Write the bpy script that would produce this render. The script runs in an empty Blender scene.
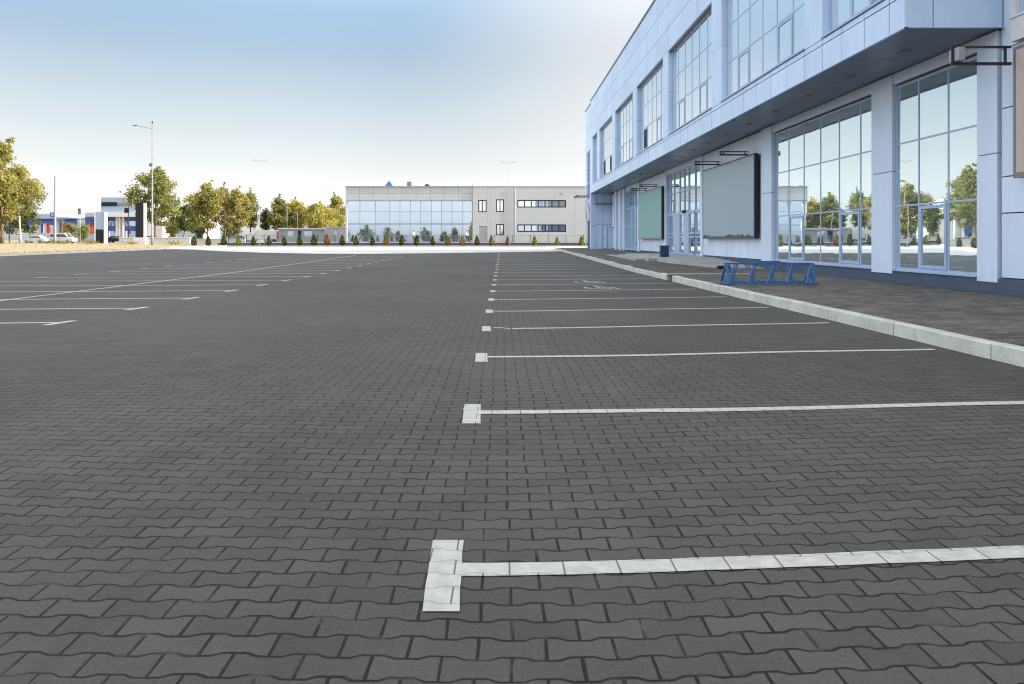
import bpy, math, random
import numpy as np
from mathutils import Vector, Matrix

R = math.radians
scene = bpy.context.scene
COL = scene.collection
CAM_H = 1.364
F = 700.0


def zg(y):
    """height of the terrain: flat car park that rises gently towards the road"""
    return 0.0075 * min(max(y - 30.0, 0.0), 100.0)


def px(x, Y):
    return (x - 502.0) / F * Y


def pz(y, Y):
    return CAM_H + (240.0 - y) / F * Y


# ------------------------------------------------------------------ materials
class NT:
    def __init__(self, name):
        self.m = bpy.data.materials.new(name)
        self.m.use_nodes = True
        self.t = self.m.node_tree
        self.t.nodes.clear()
        self.out = self.t.nodes.new('ShaderNodeOutputMaterial')

    def n(self, typ, **kw):
        nd = self.t.nodes.new(typ)
        for k, v in kw.items():
            setattr(nd, k, v)
        return nd

    def link(self, a, b):
        self.t.links.new(a, b)

    def put(self, sock, v):
        if hasattr(v, 'is_output'):
            self.t.links.new(v, sock)
        elif isinstance(v, (tuple, list)) and len(v) == 3 and sock.type == 'RGBA':
            sock.default_value = (*v, 1)
        else:
            sock.default_value = v

    def math(self, op, a, b=0.0, c=0.0, clamp=False):
        nd = self.n('ShaderNodeMath', operation=op, use_clamp=clamp)
        self.put(nd.inputs[0], a)
        self.put(nd.inputs[1], b)
        self.put(nd.inputs[2], c)
        return nd.outputs[0]

    def smooth(self, x, a, b):
        nd = self.n('ShaderNodeMapRange', interpolation_type='SMOOTHSTEP')
        self.put(nd.inputs['Value'], x)
        nd.inputs['From Min'].default_value = a
        nd.inputs['From Max'].default_value = b
        return nd.outputs['Result']

    def maprange(self, x, a, b, c, d):
        nd = self.n('ShaderNodeMapRange')
        self.put(nd.inputs['Value'], x)
        for k, v in zip(('From Min', 'From Max', 'To Min', 'To Max'), (a, b, c, d)):
            nd.inputs[k].default_value = v
        return nd.outputs['Result']

    def noise(self, scale, detail=3.0, vec=None, rough=0.55, color=False):
        nd = self.n('ShaderNodeTexNoise')
        nd.inputs['Scale'].default_value = scale
        nd.inputs['Detail'].default_value = detail
        nd.inputs['Roughness'].default_value = rough
        if vec is not None:
            self.link(vec, nd.inputs['Vector'])
        return nd.outputs['Color' if color else 'Fac']

    def pos(self):
        return self.n('ShaderNodeNewGeometry').outputs['Position']

    def objco(self):
        return self.n('ShaderNodeTexCoord').outputs['Object']

    def mix(self, f, a, b, blend='MIX'):
        nd = self.n('ShaderNodeMix', data_type='RGBA', blend_type=blend)
        self.put(nd.inputs[0], f)
        self.put(nd.inputs[6], a)
        self.put(nd.inputs[7], b)
        return nd.outputs[2]

    def bsdf(self, color, rough=0.6, metal=0.0, spec=0.5, normal=None):
        b = self.n('ShaderNodeBsdfPrincipled')
        self.put(b.inputs['Base Color'], color)
        self.put(b.inputs['Roughness'], rough)
        b.inputs['Metallic'].default_value = metal
        b.inputs['Specular IOR Level'].default_value = spec
        if normal is not None:
            self.link(normal, b.inputs['Normal'])
        return b.outputs[0]

    def bump(self, h, strength=0.5, dist=0.01, normal=None):
        b = self.n('ShaderNodeBump')
        b.inputs['Strength'].default_value = strength
        b.inputs['Distance'].default_value = dist
        self.link(h, b.inputs['Height'])
        if normal is not None:
            self.link(normal, b.inputs['Normal'])
        return b.outputs[0]

    def done(self, sh):
        self.link(sh, self.out.inputs[0])
        return self.m


def vcol(c, k):
    return tuple(min(1.0, x * k) for x in c)


def mat_simple(name, c, rough=0.55, metal=0.0, var=0.15, scale=3.0, spec=0.5, bump=0.0, rvar=0.08):
    """one colour with soft irregular dirt, in object space"""
    t = NT(name)
    co = t.objco()
    n1 = t.noise(scale, 4.0, co)
    n2 = t.noise(scale * 9, 3.0, co)
    f = t.math('ADD', t.math('MULTIPLY', n1, 0.7), t.math('MULTIPLY', n2, 0.3))
    f = t.smooth(f, 0.3, 0.7)
    colr = t.mix(f, vcol(c, 1 - var), vcol(c, 1 + var))
    rg = t.maprange(n1, 0.3, 0.7, max(0.02, rough - rvar), min(1, rough + rvar))
    nm = t.bump(n2, 0.4, bump) if bump else None
    return t.done(t.bsdf(colr, rg, metal, spec, nm))


# pattern of the dog-bone concrete pavers, in metres on the ground
ROW, LEN = 2.626 / 23.0, 2 * 2.626 / 23.0
ROW0 = 2.903 - 0.5 * ROW + 0.003


def skew(x):
    return 0.02 * x + 0.06 * math.sqrt(x * x + 0.5) - 0.0424


def paver_pattern(t, row=ROW, length=LEN, wob=0.027, d=0.0085):
    p = t.pos()
    sp = t.n('ShaderNodeSeparateXYZ')
    t.link(p, sp.inputs[0])
    X, Y = sp.outputs[0], sp.outputs[1]
    wv = t.n('ShaderNodeSeparateXYZ')
    t.link(t.noise(0.9, 2.0, p, color=True), wv.inputs[0])
    wx = t.math('MULTIPLY', t.math('SUBTRACT', wv.outputs[0], 0.5), wob * 2)
    wy = t.math('MULTIPLY', t.math('SUBTRACT', wv.outputs[1], 0.5), wob * 2)
    sk = t.math('ADD', t.math('MULTIPLY', X, 0.02),
                t.math('MULTIPLY', t.math('SQRT', t.math('ADD', t.math('MULTIPLY', X, X), 0.5)), 0.06))
    sk = t.math('SUBTRACT', sk, 0.0424)
    x = t.math('ADD', X, wx)
    big_w = t.math('MULTIPLY', t.math('SUBTRACT', t.noise(0.33, 1.0, p), 0.5), wob * 5.5)
    y = t.math('SUBTRACT', t.math('ADD', t.math('ADD', Y, wy), big_w), sk)
    v = t.math('DIVIDE', t.math('SUBTRACT', y, ROW0), row)
    ul = t.math('ADD', t.math('DIVIDE', x, length), 0.36)
    fr = t.math('FRACT', ul)
    tri = t.math('SUBTRACT', t.math('MULTIPLY', t.math('ABSOLUTE', t.math('SUBTRACT', t.math('MULTIPLY', fr, 2.0), 1.0)), 2.0), 1.0)
    trap = t.math('MAXIMUM', t.math('MINIMUM', t.math('MULTIPLY', tri, 3.2), 1.0), -1.0)
    cs = t.math('COSINE', t.math('MULTIPLY', v, math.pi))
    vv = t.math('SUBTRACT', v, t.math('MULTIPLY', t.math('MULTIPLY', trap, cs), d / row))
    ri = t.math('FLOOR', vv)
    fv = t.math('FRACT', vv)
    odd = t.math('FLOORED_MODULO', ri, 2.0)
    # each row slides a little on its own, so that the joints never line up perfectly
    wn = t.n('ShaderNodeTexWhiteNoise', noise_dimensions='1D')
    t.link(ri, wn.inputs['W'])
    sl = t.math('MULTIPLY', t.math('SUBTRACT', wn.outputs['Value'], 0.5), 0.05)
    u = t.math('ADD', t.math('ADD', ul, sl), t.math('MULTIPLY', t.math('SUBTRACT', 1.0, odd), 0.5))
    ui = t.math('FLOOR', u)
    fu = t.math('FRACT', u)
    dr = t.math('MULTIPLY', t.math('MINIMUM', fv, t.math('SUBTRACT', 1.0, fv)), row)
    du = t.math('MULTIPLY', t.math('MINIMUM', fu, t.math('SUBTRACT', 1.0, fu)), length)
    cv = t.n('ShaderNodeCombineXYZ')
    t.link(ui, cv.inputs[0])
    t.link(ri, cv.inputs[1])
    wn2 = t.n('ShaderNodeTexWhiteNoise', noise_dimensions='2D')
    t.link(cv.outputs[0], wn2.inputs['Vector'])
    return dict(pos=p, dr=dr, du=du, rnd=wn2.outputs['Value'], rcol=wn2.outputs['Color'], fu=fu, fv=fv)


def mat_pavers(name, base, row=ROW, length=LEN, rough=0.72, dirt=0.25, rv=0.155):
    t = NT(name)
    P = paver_pattern(t, row, length)
    p = P['pos']
    # joint width varies along the ground: sand filled in places, open in others
    jw = t.maprange(t.noise(2.6, 3.0, p), 0.3, 0.7, 0.0032, 0.0072)
    dist = t.math('MINIMUM', P['dr'], P['du'])
    joint = t.math('SUBTRACT', 1.0, t.smooth(t.math('SUBTRACT', dist, jw), -0.0008, 0.0016))
    cham = t.smooth(dist, 0.001, 0.011)
    edge = t.math('MULTIPLY', t.math('SUBTRACT', 1.0, t.smooth(dist, 0.004, 0.010)), t.smooth(t.noise(9.0, 3.0, p), 0.45, 0.7))
    big = t.smooth(t.noise(0.22, 4.0, p), 0.32, 0.68)
    mid = t.noise(2.2, 4.0, p)
    fine = t.noise(60.0, 5.0, p, 0.75)
    grit = t.noise(430.0, 2.0, p, 0.6)
    k = t.math('ADD', t.maprange(P['rnd'], 0, 1, 1 - rv, 1 + rv), t.maprange(big, 0, 1, -0.16, 0.16))
    k = t.math('ADD', k, t.maprange(mid, 0.25, 0.75, -dirt * .5, dirt * .5))
    k = t.math('ADD', k, t.maprange(fine, 0.25, 0.75, -0.32, 0.32))
    k = t.math('ADD', k, t.maprange(grit, 0.3, 0.7, -0.20, 0.20))
    mpy = t.n('ShaderNodeMapping')
    t.link(p, mpy.inputs[0])
    mpy.inputs['Scale'].default_value = (1.6, 0.07, 1.0)
    tyre = t.smooth(t.noise(1.0, 4.0, mpy.outputs[0], 0.6), 0.56, 0.74)
    k = t.math('SUBTRACT', k, t.math('MULTIPLY', tyre, 0.14))
    drip = t.smooth(t.noise(1.1, 6.0, p, 0.62), 0.66, 0.74)
    k = t.math('SUBTRACT', k, t.math('MULTIPLY', drip, 0.22))
    k = t.math('ADD', k, t.math('MULTIPLY', edge, 0.7))
    vm = t.n('ShaderNodeVectorMath', operation='SCALE')
    vm.inputs[0].default_value = base
    t.link(k, vm.inputs['Scale'])
    sand = t.mix(t.smooth(t.noise(7.0, 3.0, p), 0.5, 0.72), (0.008, 0.008, 0.008), (0.05, 0.049, 0.046))
    col = t.mix(joint, vm.outputs[0], sand)
    # pale specks of grit and dried leaf crumbs
    vo = t.n('ShaderNodeTexVoronoi', feature='F1')
    vo.inputs['Scale'].default_value = 5.5
    t.link(p, vo.inputs['Vector'])
    spk = t.math('LESS_THAN', vo.outputs['Distance'], 0.028)
    wn = t.n('ShaderNodeTexWhiteNoise', noise_dimensions='3D')
    t.link(vo.outputs['Position'], wn.inputs['Vector'])
    spk = t.math('MULTIPLY', spk, t.math('GREATER_THAN', wn.outputs['Value'], 0.9))
    col = t.mix(spk, col, (0.34, 0.33, 0.30))
    h = t.math('ADD', t.math('MULTIPLY', cham, 1.0), t.math('MULTIPLY', fine, 0.30))
    h = t.math('ADD', h, t.math('MULTIPLY', grit, 0.12))
    # every paver sits a little differently
    tv = t.n('ShaderNodeSeparateXYZ')
    t.link(P['rcol'], tv.inputs[0])
    tl = t.math('ADD', t.math('MULTIPLY', t.math('SUBTRACT', tv.outputs[0], 0.5), t.math('SUBTRACT', P['fu'], 0.5)),
                t.math('MULTIPLY', t.math('SUBTRACT', tv.outputs[1], 0.5), t.math('SUBTRACT', P['fv'], 0.5)))
    h = t.math('ADD', h, t.math('MULTIPLY', tl, 1.1))
    nm = t.bump(h, 0.8, 0.006)
    rg = t.math('ADD', t.math('MULTIPLY', P['rnd'], 0.08), rough)
    return t.done(t.bsdf(col, rg, 0, 0.35, nm))


def mat_paint(name):
    t = NT(name)
    P = paver_pattern(t)
    p = P['pos']
    ju = t.math('SUBTRACT', 1.0, t.smooth(P['du'], 0.0018, 0.0048))
    jr = t.math('SUBTRACT', 1.0, t.smooth(P['dr'], 0.0012, 0.0034))
    j = t.math('MAXIMUM', ju, t.math('MULTIPLY', jr, 0.45))
    n = t.noise(14.0, 4.0, p)
    f = t.noise(160.0, 3.0, p, 0.7)
    k = t.smooth(t.math('ADD', t.math('MULTIPLY', n, 0.6), t.math('MULTIPLY', f, 0.4)), 0.3, 0.72)
    c = t.mix(k, (0.43, 0.42, 0.395), (0.62, 0.605, 0.57))
    wear = t.smooth(t.math('ADD', t.math('MULTIPLY', t.noise(4.0, 5.0, p, 0.7), 0.7), t.math('MULTIPLY', f, 0.3)), 0.57, 0.70)
    c = t.mix(t.math('MULTIPLY', wear, 0.6), c, (0.2, 0.2, 0.2))
    c = t.mix(j, c, (0.13, 0.13, 0.13))
    h = t.math('ADD', t.smooth(t.math('MINIMUM', P['du'], P['dr']), 0.0, 0.008), t.math('MULTIPLY', f, 0.1))
    return t.done(t.bsdf(c, 0.6, 0, 0.4, t.bump(h, 0.7, 0.004)))


def mat_concrete(name, c, scale=2.0, var=0.25, stain=0.3):
    t = NT(name)
    p = t.pos()
    n1, n2, n3 = t.noise(scale, 5.0, p), t.noise(scale * 14, 4.0, p), t.noise(scale * 90, 2.0, p)
    k = t.math('ADD', t.math('MULTIPLY', n1, 0.5), t.math('ADD', t.math('MULTIPLY', n2, 0.3), t.math('MULTIPLY', n3, 0.2)))
    col = t.mix(t.smooth(k, 0.34, 0.66), vcol(c, 1 - var), vcol(c, 1 + var * .6))
    st = t.smooth(t.noise(scale * 3.1, 6.0, p, 0.7), 0.56, 0.72)
    col = t.mix(t.math('MULTIPLY', st, stain), col, vcol(c, 0.45))
    return t.done(t.bsdf(col, 0.85, 0, 0.3, t.bump(t.math('ADD', n2, n3), 0.5, 0.004)))


def mat_panel(name, c, rough=0.38):
    """coated metal cassette: slight oil-canning, dust streaks"""
    t = NT(name)
    p = t.pos()
    mp = t.n('ShaderNodeMapping')
    t.link(p, mp.inputs[0])
    mp.inputs['Scale'].default_value = (2.4, 2.4, 0.25)
    st = t.noise(2.0, 5.0, mp.outputs[0], 0.65)
    n = t.noise(0.5, 3.0, p)
    f = t.math('ADD', t.math('MULTIPLY', st, 0.55), t.math('MULTIPLY', n, 0.45))
    g = t.n('ShaderNodeNewGeometry')
    isl = t.maprange(g.outputs['Random Per Island'], 0, 1, 0.95, 1.04)
    col = t.mix(t.smooth(f, 0.34, 0.66), vcol(c, 0.93), vcol(c, 1.04))
    vm = t.n('ShaderNodeVectorMath', operation='SCALE')
    t.link(col, vm.inputs[0])
    t.link(isl, vm.inputs['Scale'])
    nm = t.bump(t.noise(0.9, 1.0, p), 0.25, 0.05)
    return t.done(t.bsdf(vm.outputs[0], t.maprange(st, 0.3, 0.7, rough - 0.06, rough + 0.1), 0, 0.5, nm))


def mat_glass(name, body, refl=0.55, tint=(0.90, 0.96, 1.0)):
    """coated facade glazing: dark room behind, strong mirror"""
    t = NT(name)
    p = t.pos()
    g = t.n('ShaderNodeNewGeometry')
    nm = t.bump(t.noise(0.8, 2.0, p), 0.12, 0.02)
    n = t.noise(0.35, 3.0, p)
    col = t.mix(n, vcol(body, 0.6), vcol(body, 1.5))
    dif = t.bsdf(col, 0.5, 0, 0.0)
    gl = t.n('ShaderNodeBsdfGlossy')
    gl.inputs['Color'].default_value = (*tint, 1)
    gl.inputs['Roughness'].default_value = 0.012
    t.link(nm, gl.inputs['Normal'])
    fr = t.n('ShaderNodeFresnel')
    fr.inputs['IOR'].default_value = 1.5
    iv = t.maprange(g.outputs['Random Per Island'], 0, 1, -0.04, 0.04)
    fac = t.math('ADD', t.math('ADD', t.math('MULTIPLY', fr.outputs[0], 0.8), refl), iv, clamp=True)
    ms = t.n('ShaderNodeMixShader')
    t.link(fac, ms.inputs[0])
    t.link(dif, ms.inputs[1])
    t.link(gl.outputs[0], ms.inputs[2])
    return t.done(ms.outputs[0])


def mat_leaf(name, c1, c2, c3):
    t = NT(name)
    g = t.n('ShaderNodeNewGeometry')
    rp = t.n('ShaderNodeValToRGB')
    e = rp.color_ramp.elements
    e[0].position, e[0].color = 0.0, (*c1, 1)
    e[1].position, e[1].color = 1.0, (*c3, 1)
    m = e.new(0.5)
    m.color = (*c2, 1)
    n = t.noise(0.6, 2.0, t.objco())
    f = t.math('ADD', t.math('MULTIPLY', g.outputs['Random Per Island'], 0.55), t.math('MULTIPLY', t.smooth(n, 0.3, 0.7), 0.45))
    t.link(f, rp.inputs[0])
    d = t.n('ShaderNodeBsdfDiffuse')
    tr = t.n('ShaderNodeBsdfTranslucent')
    t.link(rp.outputs[0], d.inputs[0])
    t.link(rp.outputs[0], tr.inputs[0])
    ms = t.n('ShaderNodeMixShader')
    ms.inputs[0].default_value = 0.55
    t.link(d.outputs[0], ms.inputs[1])
    t.link(tr.outputs[0], ms.inputs[2])
    return t.done(ms.outputs[0])


def mat_dry_grass():
    t = NT('dry_grass_mat')
    p = t.pos()
    n1, n2, n3 = t.noise(0.15, 4.0, p), t.noise(1.7, 4.0, p), t.noise(14.0, 3.0, p)
    c = t.mix(t.smooth(n2, 0.3, 0.7), (0.35, 0.275, 0.17), (0.46, 0.375, 0.25))
    c = t.mix(t.smooth(n1, 0.5, 0.66), c, (0.34, 0.30, 0.15))
    c = t.mix(t.smooth(n3, 0.55, 0.75), c, (0.28, 0.21, 0.11))
    return t.done(t.bsdf(c, 0.95, 0, 0.1, t.bump(n3, 0.8, 0.06)))


M = {}
M['pavers'] = mat_pavers('paver_mat', (0.081, 0.0765, 0.0705))
M['walk'] = mat_pavers('walkway_paver_mat', (0.130, 0.120, 0.108), ROW, LEN, 0.75, 0.9, 0.34)
M['paint'] = mat_paint('line_paint_mat')
M['kerb'] = mat_concrete('kerb_concrete_mat', (0.58, 0.565, 0.53), 2.2, 0.2, 0.45)
M['concrete'] = mat_concrete('step_concrete_mat', (0.40, 0.40, 0.385), 1.3, 0.22, 0.4)
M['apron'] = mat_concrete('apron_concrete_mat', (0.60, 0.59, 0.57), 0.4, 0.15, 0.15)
M['soil'] = mat_concrete('bed_soil_mat', (0.40, 0.35, 0.29), 0.8, 0.3, 0.3)
M['ground'] = mat_concrete('ground_mat', (0.30, 0.26, 0.18), 0.05, 0.25, 0.3)
M['asphalt'] = mat_concrete('asphalt_mat', (0.10, 0.10, 0.10), 0.4, 0.2, 0.2)
M['grass'] = mat_dry_grass()
M['panel'] = mat_panel('facade_panel_mat', (0.56, 0.70, 0.91))
M['panel_white'] = mat_panel('wall_panel_mat', (0.63, 0.72, 0.87))
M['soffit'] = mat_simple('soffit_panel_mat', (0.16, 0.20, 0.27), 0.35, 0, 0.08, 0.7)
M['plinth'] = mat_concrete('plinth_mat', (0.075, 0.10, 0.15), 1.2, 0.15, 0.2)
M['frame'] = mat_simple('window_frame_mat', (0.36, 0.46, 0.63), 0.35, 0, 0.06)
M['mullion'] = mat_simple('mullion_mat', (0.16, 0.22, 0.36), 0.4, 0, 0.1)
M['frame_dark'] = mat_simple('dark_frame_mat', (0.05, 0.06, 0.08), 0.4, 0, 0.1)
M['trim'] = mat_simple('roof_trim_mat', (0.16, 0.19, 0.25), 0.4, 0, 0.1)
M['backing'] = mat_simple('joint_backing_mat', (0.10, 0.12, 0.16), 0.8, 0, 0.1)
M['glass'] = mat_glass('shop_glass_mat', (0.20, 0.29, 0.34), 0.76, (0.88, 0.97, 1.0))
M['glass_up'] = mat_glass('upper_glass_mat', (0.62, 0.65, 0.70), 0.74, (0.95, 0.98, 1.0))
M['glass_far'] = mat_glass('far_glass_mat', (0.14, 0.22, 0.42), 0.82, (0.78, 0.88, 1.0))
M['glass_car'] = mat_glass('car_glass_mat', (0.012, 0.014, 0.016), 0.10)
M['black'] = mat_simple('black_metal_mat', (0.018, 0.018, 0.020), 0.45, 0, 0.2)
M['grey_metal'] = mat_simple('grey_metal_mat', (0.19, 0.19, 0.205), 0.5, 0, 0.1)
M['pale_metal'] = mat_simple('pale_metal_mat', (0.32, 0.325, 0.335), 0.6, 0, 0.06)
M['board_grey'] = mat_simple('grey_vinyl_mat', (0.30, 0.37, 0.42), 0.34, 0, 0.0, 0.2, rvar=0.0)
M['board_teal'] = mat_simple('teal_vinyl_mat', (0.19, 0.39, 0.37), 0.38, 0, 0.0, 0.2, rvar=0.0)
M['board_tan'] = mat_simple('tan_vinyl_mat', (0.52, 0.40, 0.36), 0.5, 0, 0.08, 0.8)
M['board_white'] = mat_simple('white_vinyl_mat', (0.66, 0.66, 0.72), 0.5, 0, 0.08, 0.8)
M['blue_paint'] = mat_simple('blue_paint_mat', (0.05, 0.15, 0.34), 0.42, 0, 0.25, 14)
M['navy'] = mat_simple('navy_plastic_mat', (0.025, 0.045, 0.10), 0.5, 0, 0.2, 6)
M['far_wall'] = mat_simple('far_cladding_mat', (0.425, 0.43, 0.44), 0.6, 0, 0.035, 1.0)
M['far_wall_line'] = mat_simple('far_cladding_joint_mat', (0.24, 0.24, 0.24), 0.7)
M['white'] = mat_simple('white_paint_mat', (0.62, 0.62, 0.62), 0.45, 0, 0.06)
M['white_wall'] = mat_simple('white_plaster_mat', (0.52, 0.52, 0.53), 0.8, 0, 0.08)
M['pale_blue'] = mat_simple('pale_blue_mat', (0.30, 0.37, 0.50), 0.55, 0, 0.08)
M['blue'] = mat_simple('bright_blue_mat', (0.045, 0.10, 0.42), 0.5, 0, 0.12)
M['sky_blue'] = mat_simple('roof_blue_mat', (0.03, 0.10, 0.27), 0.6, 0, 0.1)
M['red'] = mat_simple('red_mat', (0.45, 0.03, 0.05), 0.5, 0, 0.12)
M['yellow'] = mat_simple('yellow_mat', (0.62, 0.45, 0.04), 0.5, 0, 0.12)
M['charcoal'] = mat_simple('charcoal_mat', (0.016, 0.018, 0.028), 0.6, 0, 0.15, 3, 0.25)
M['cabin'] = mat_simple('cabin_wall_mat', (0.30, 0.31, 0.32), 0.6, 0, 0.1)
M['bark'] = mat_simple('bark_mat', (0.13, 0.09, 0.055), 0.9, 0, 0.35, 4, 0.2, 0.03)
M['bark_pale'] = mat_simple('pale_bark_mat', (0.42, 0.38, 0.30), 0.9, 0, 0.35, 4, 0.2, 0.03)
M['rubber'] = mat_simple('rubber_mat', (0.02, 0.02, 0.02), 0.8)
M['skin'] = mat_simple('skin_mat', (0.50, 0.30, 0.21), 0.55)
M['hair'] = mat_simple('hair_mat', (0.012, 0.010, 0.009), 0.6)
M['shirt'] = mat_simple('shirt_mat', (0.75, 0.75, 0.74), 0.8)
M['trousers'] = mat_simple('trousers_mat', (0.025, 0.028, 0.04), 0.85)
M['leaf_gold'] = mat_leaf('leaf_gold_mat', (0.17, 0.18, 0.05), (0.33, 0.305, 0.095), (0.52, 0.445, 0.16))
M['leaf_green'] = mat_leaf('leaf_green_mat', (0.12, 0.15, 0.05), (0.24, 0.25, 0.085), (0.42, 0.385, 0.14))
M['leaf_yellow'] = mat_leaf('leaf_yellow_mat', (0.21, 0.21, 0.05), (0.41, 0.37, 0.10), (0.57, 0.49, 0.16))
M['leaf_brown'] = mat_leaf('leaf_brown_mat', (0.18, 0.15, 0.07), (0.32, 0.26, 0.12), (0.46, 0.37, 0.18))
M['straw'] = mat_leaf('straw_mat', (0.34, 0.27, 0.165), (0.42, 0.34, 0.22), (0.50, 0.42, 0.28))
M['leaf_dark'] = mat_leaf('leaf_dark_mat', (0.06, 0.085, 0.03), (0.12, 0.145, 0.05), (0.22, 0.22, 0.08))
M['thuja_green'] = mat_leaf('thuja_green_mat', (0.038, 0.068, 0.021), (0.090, 0.120, 0.030), (0.195, 0.210, 0.045))
M['thuja_gold'] = mat_leaf('thuja_gold_mat', (0.15, 0.12, 0.03), (0.27, 0.20, 0.05), (0.36, 0.26, 0.07))
M['thuja_brown'] = mat_leaf('thuja_brown_mat', (0.17, 0.08, 0.04), (0.29, 0.14, 0.06), (0.36, 0.21, 0.10))
M['thuja_lime'] = mat_leaf('thuja_lime_mat', (0.13, 0.13, 0.016), (0.25, 0.24, 0.03), (0.36, 0.30, 0.04))


# poster with violet shapes, procedural
def mat_poster():
    t = NT('violet_poster_mat')
    co = t.objco()
    n1 = t.noise(1.3, 3.0, co, 0.6)
    n2 = t.noise(2.9, 4.0, co, 0.6)
    c = t.mix(t.smooth(n1, 0.45, 0.55), (0.55, 0.52, 0.62), (0.22, 0.17, 0.34))
    c = t.mix(t.smooth(n2, 0.58, 0.64), c, (0.36, 0.14, 0.22))
    return t.done(t.bsdf(c, 0.5))


M['poster'] = mat_poster()


# ------------------------------------------------------------------ mesh helpers
def world_loc(o):
    v = Vector((0, 0, 0))
    while o is not None:
        v += o.location
        o = o.parent
    return v


class MB:
    def __init__(self):
        self.v, self.f, self.sm = [], [], []

    def add(self, vs, fs, smooth=False):
        b = len(self.v)
        self.v += [tuple(p) for p in vs]
        self.f += [tuple(i + b for i in q) for q in fs]
        self.sm += [smooth] * len(fs)
        return self

    def box(self, x0, x1, y0, y1, z0, z1):
        x0, x1 = sorted((x0, x1))
        y0, y1 = sorted((y0, y1))
        z0, z1 = sorted((z0, z1))
        vs = [(x0, y0, z0), (x1, y0, z0), (x1, y1, z0), (x0, y1, z0), (x0, y0, z1), (x1, y0, z1), (x1, y1, z1), (x0, y1, z1)]
        return self.add(vs, [(0, 3, 2, 1), (4, 5, 6, 7), (0, 1, 5, 4), (1, 2, 6, 5), (2, 3, 7, 6), (3, 0, 4, 7)])

    def bbox(self, x0, x1, y0, y1, z0, z1, b=0.02):
        """box with chamfered edges"""
        x0, x1 = sorted((x0, x1))
        y0, y1 = sorted((y0, y1))
        z0, z1 = sorted((z0, z1))
        import bmesh
        bm = bmesh.new()
        bmesh.ops.create_cube(bm, size=1.0)
        for v in bm.verts:
            v.co = Vector(((x0 + x1) / 2 + v.co.x * (x1 - x0), (y0 + y1) / 2 + v.co.y * (y1 - y0), (z0 + z1) / 2 + v.co.z * (z1 - z0)))
        bmesh.ops.bevel(bm, geom=list(bm.edges), offset=b, segments=2, affect='EDGES', profile=0.6)
        bm.verts.index_update()
        self.add([v.co[:] for v in bm.verts], [[v.index for v in f.verts] for f in bm.faces])
        bm.free()
        return self

    def tube(self, pts, rad, n=8, cap=True):
        pts = [Vector(p) for p in pts]
        if not hasattr(rad, '__len__'):
            rad = [rad] * len(pts)
        vs, fs = [], []
        for i, p in enumerate(pts):
            a = pts[min(i + 1, len(pts) - 1)] - pts[max(i - 1, 0)]
            a.normalize()
            up = Vector((0, 0, 1)) if abs(a.z) < 0.9 else Vector((1, 0, 0))
            s = a.cross(up).normalized()
            w = s.cross(a)
            for k in range(n):
                an = 2 * math.pi * k / n
                vs.append(p + s * (math.cos(an) * rad[i]) + w * (math.sin(an) * rad[i]))
        for i in range(len(pts) - 1):
            for k in range(n):
                k2 = (k + 1) % n
                fs.append((i * n + k, i * n + k2, (i + 1) * n + k2, (i + 1) * n + k))
        if cap:
            fs.append(tuple(range(n - 1, -1, -1)))
            fs.append(tuple((len(pts) - 1) * n + k for k in range(n)))
        return self.add(vs, fs, n > 5)

    def bar(self, p, q, w, h):
        """square bar"""
        p, q = Vector(p), Vector(q)
        a = (q - p).normalized()
        up = Vector((0, 0, 1)) if abs(a.z) < 0.95 else Vector((0, 1, 0))
        s = a.cross(up).normalized() * (w / 2)
        u = s.cross(a).normalized() * (h / 2)
        vs = [p - s - u, p + s - u, p + s + u, p - s + u, q - s - u, q + s - u, q + s + u, q - s + u]
        return self.add(vs, [(0, 1, 2, 3), (7, 6, 5, 4), (0, 4, 5, 1), (1, 5, 6, 2), (2, 6, 7, 3), (3, 7, 4, 0)])

    def prism(self, poly, z0, z1):
        """vertical prism; z0, z1 numbers or functions of (x, y)"""
        n = len(poly)
        g0 = z0 if callable(z0) else (lambda x, y: z0)
        g1 = z1 if callable(z1) else (lambda x, y: z1)
        vs = [(x, y, g0(x, y)) for x, y in poly] + [(x, y, g1(x, y)) for x, y in poly]
        fs = [tuple(range(n - 1, -1, -1)), tuple(range(n, 2 * n))]
        fs += [(i, (i + 1) % n, n + (i + 1) % n, n + i) for i in range(n)]
        return self.add(vs, fs)

    def lathe(self, cx, cy, prof, n=16):
        vs, fs = [], []
        for r, z in prof:
            for k in range(n):
                a = 2 * math.pi * k / n
                vs.append((cx + r * math.cos(a), cy + r * math.sin(a), z))
        for i in range(len(prof) - 1):
            for k in range(n):
                k2 = (k + 1) % n
                fs.append((i * n + k, i * n + k2, (i + 1) * n + k2, (i + 1) * n + k))
        fs.append(tuple(range(n - 1, -1, -1)))
        fs.append(tuple((len(prof) - 1) * n + k for k in range(n)))
        return self.add(vs, fs, True)

    def build(self, name, mat, parent=None, origin=None):
        off = world_loc(parent) if parent else Vector(origin or (0, 0, 0))
        me = bpy.data.meshes.new(name)
        me.from_pydata([tuple(Vector(p) - off) for p in self.v], [], self.f)
        me.polygons.foreach_set('use_smooth', self.sm)
        me.materials.append(mat)
        me.update()
        o = bpy.data.objects.new(name, me)
        COL.objects.link(o)
        if parent:
            o.parent = parent
        elif origin is not None:
            o.location = origin
        return o


def tag(o, label=None, cat=None, group=None, kind=None):
    if label:
        o['label'] = label
    if cat:
        o['category'] = cat
    if group:
        o['group'] = group
    if kind:
        o['kind'] = kind
    return o


def thing(name, loc, label, cat, group=None):
    o = bpy.data.objects.new(name, None)
    o.empty_display_size = 0.3
    COL.objects.link(o)
    o.location = loc
    return tag(o, label, cat, group)


def kids(o):
    return [c for c in bpy.data.objects if c.parent is o]


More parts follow.
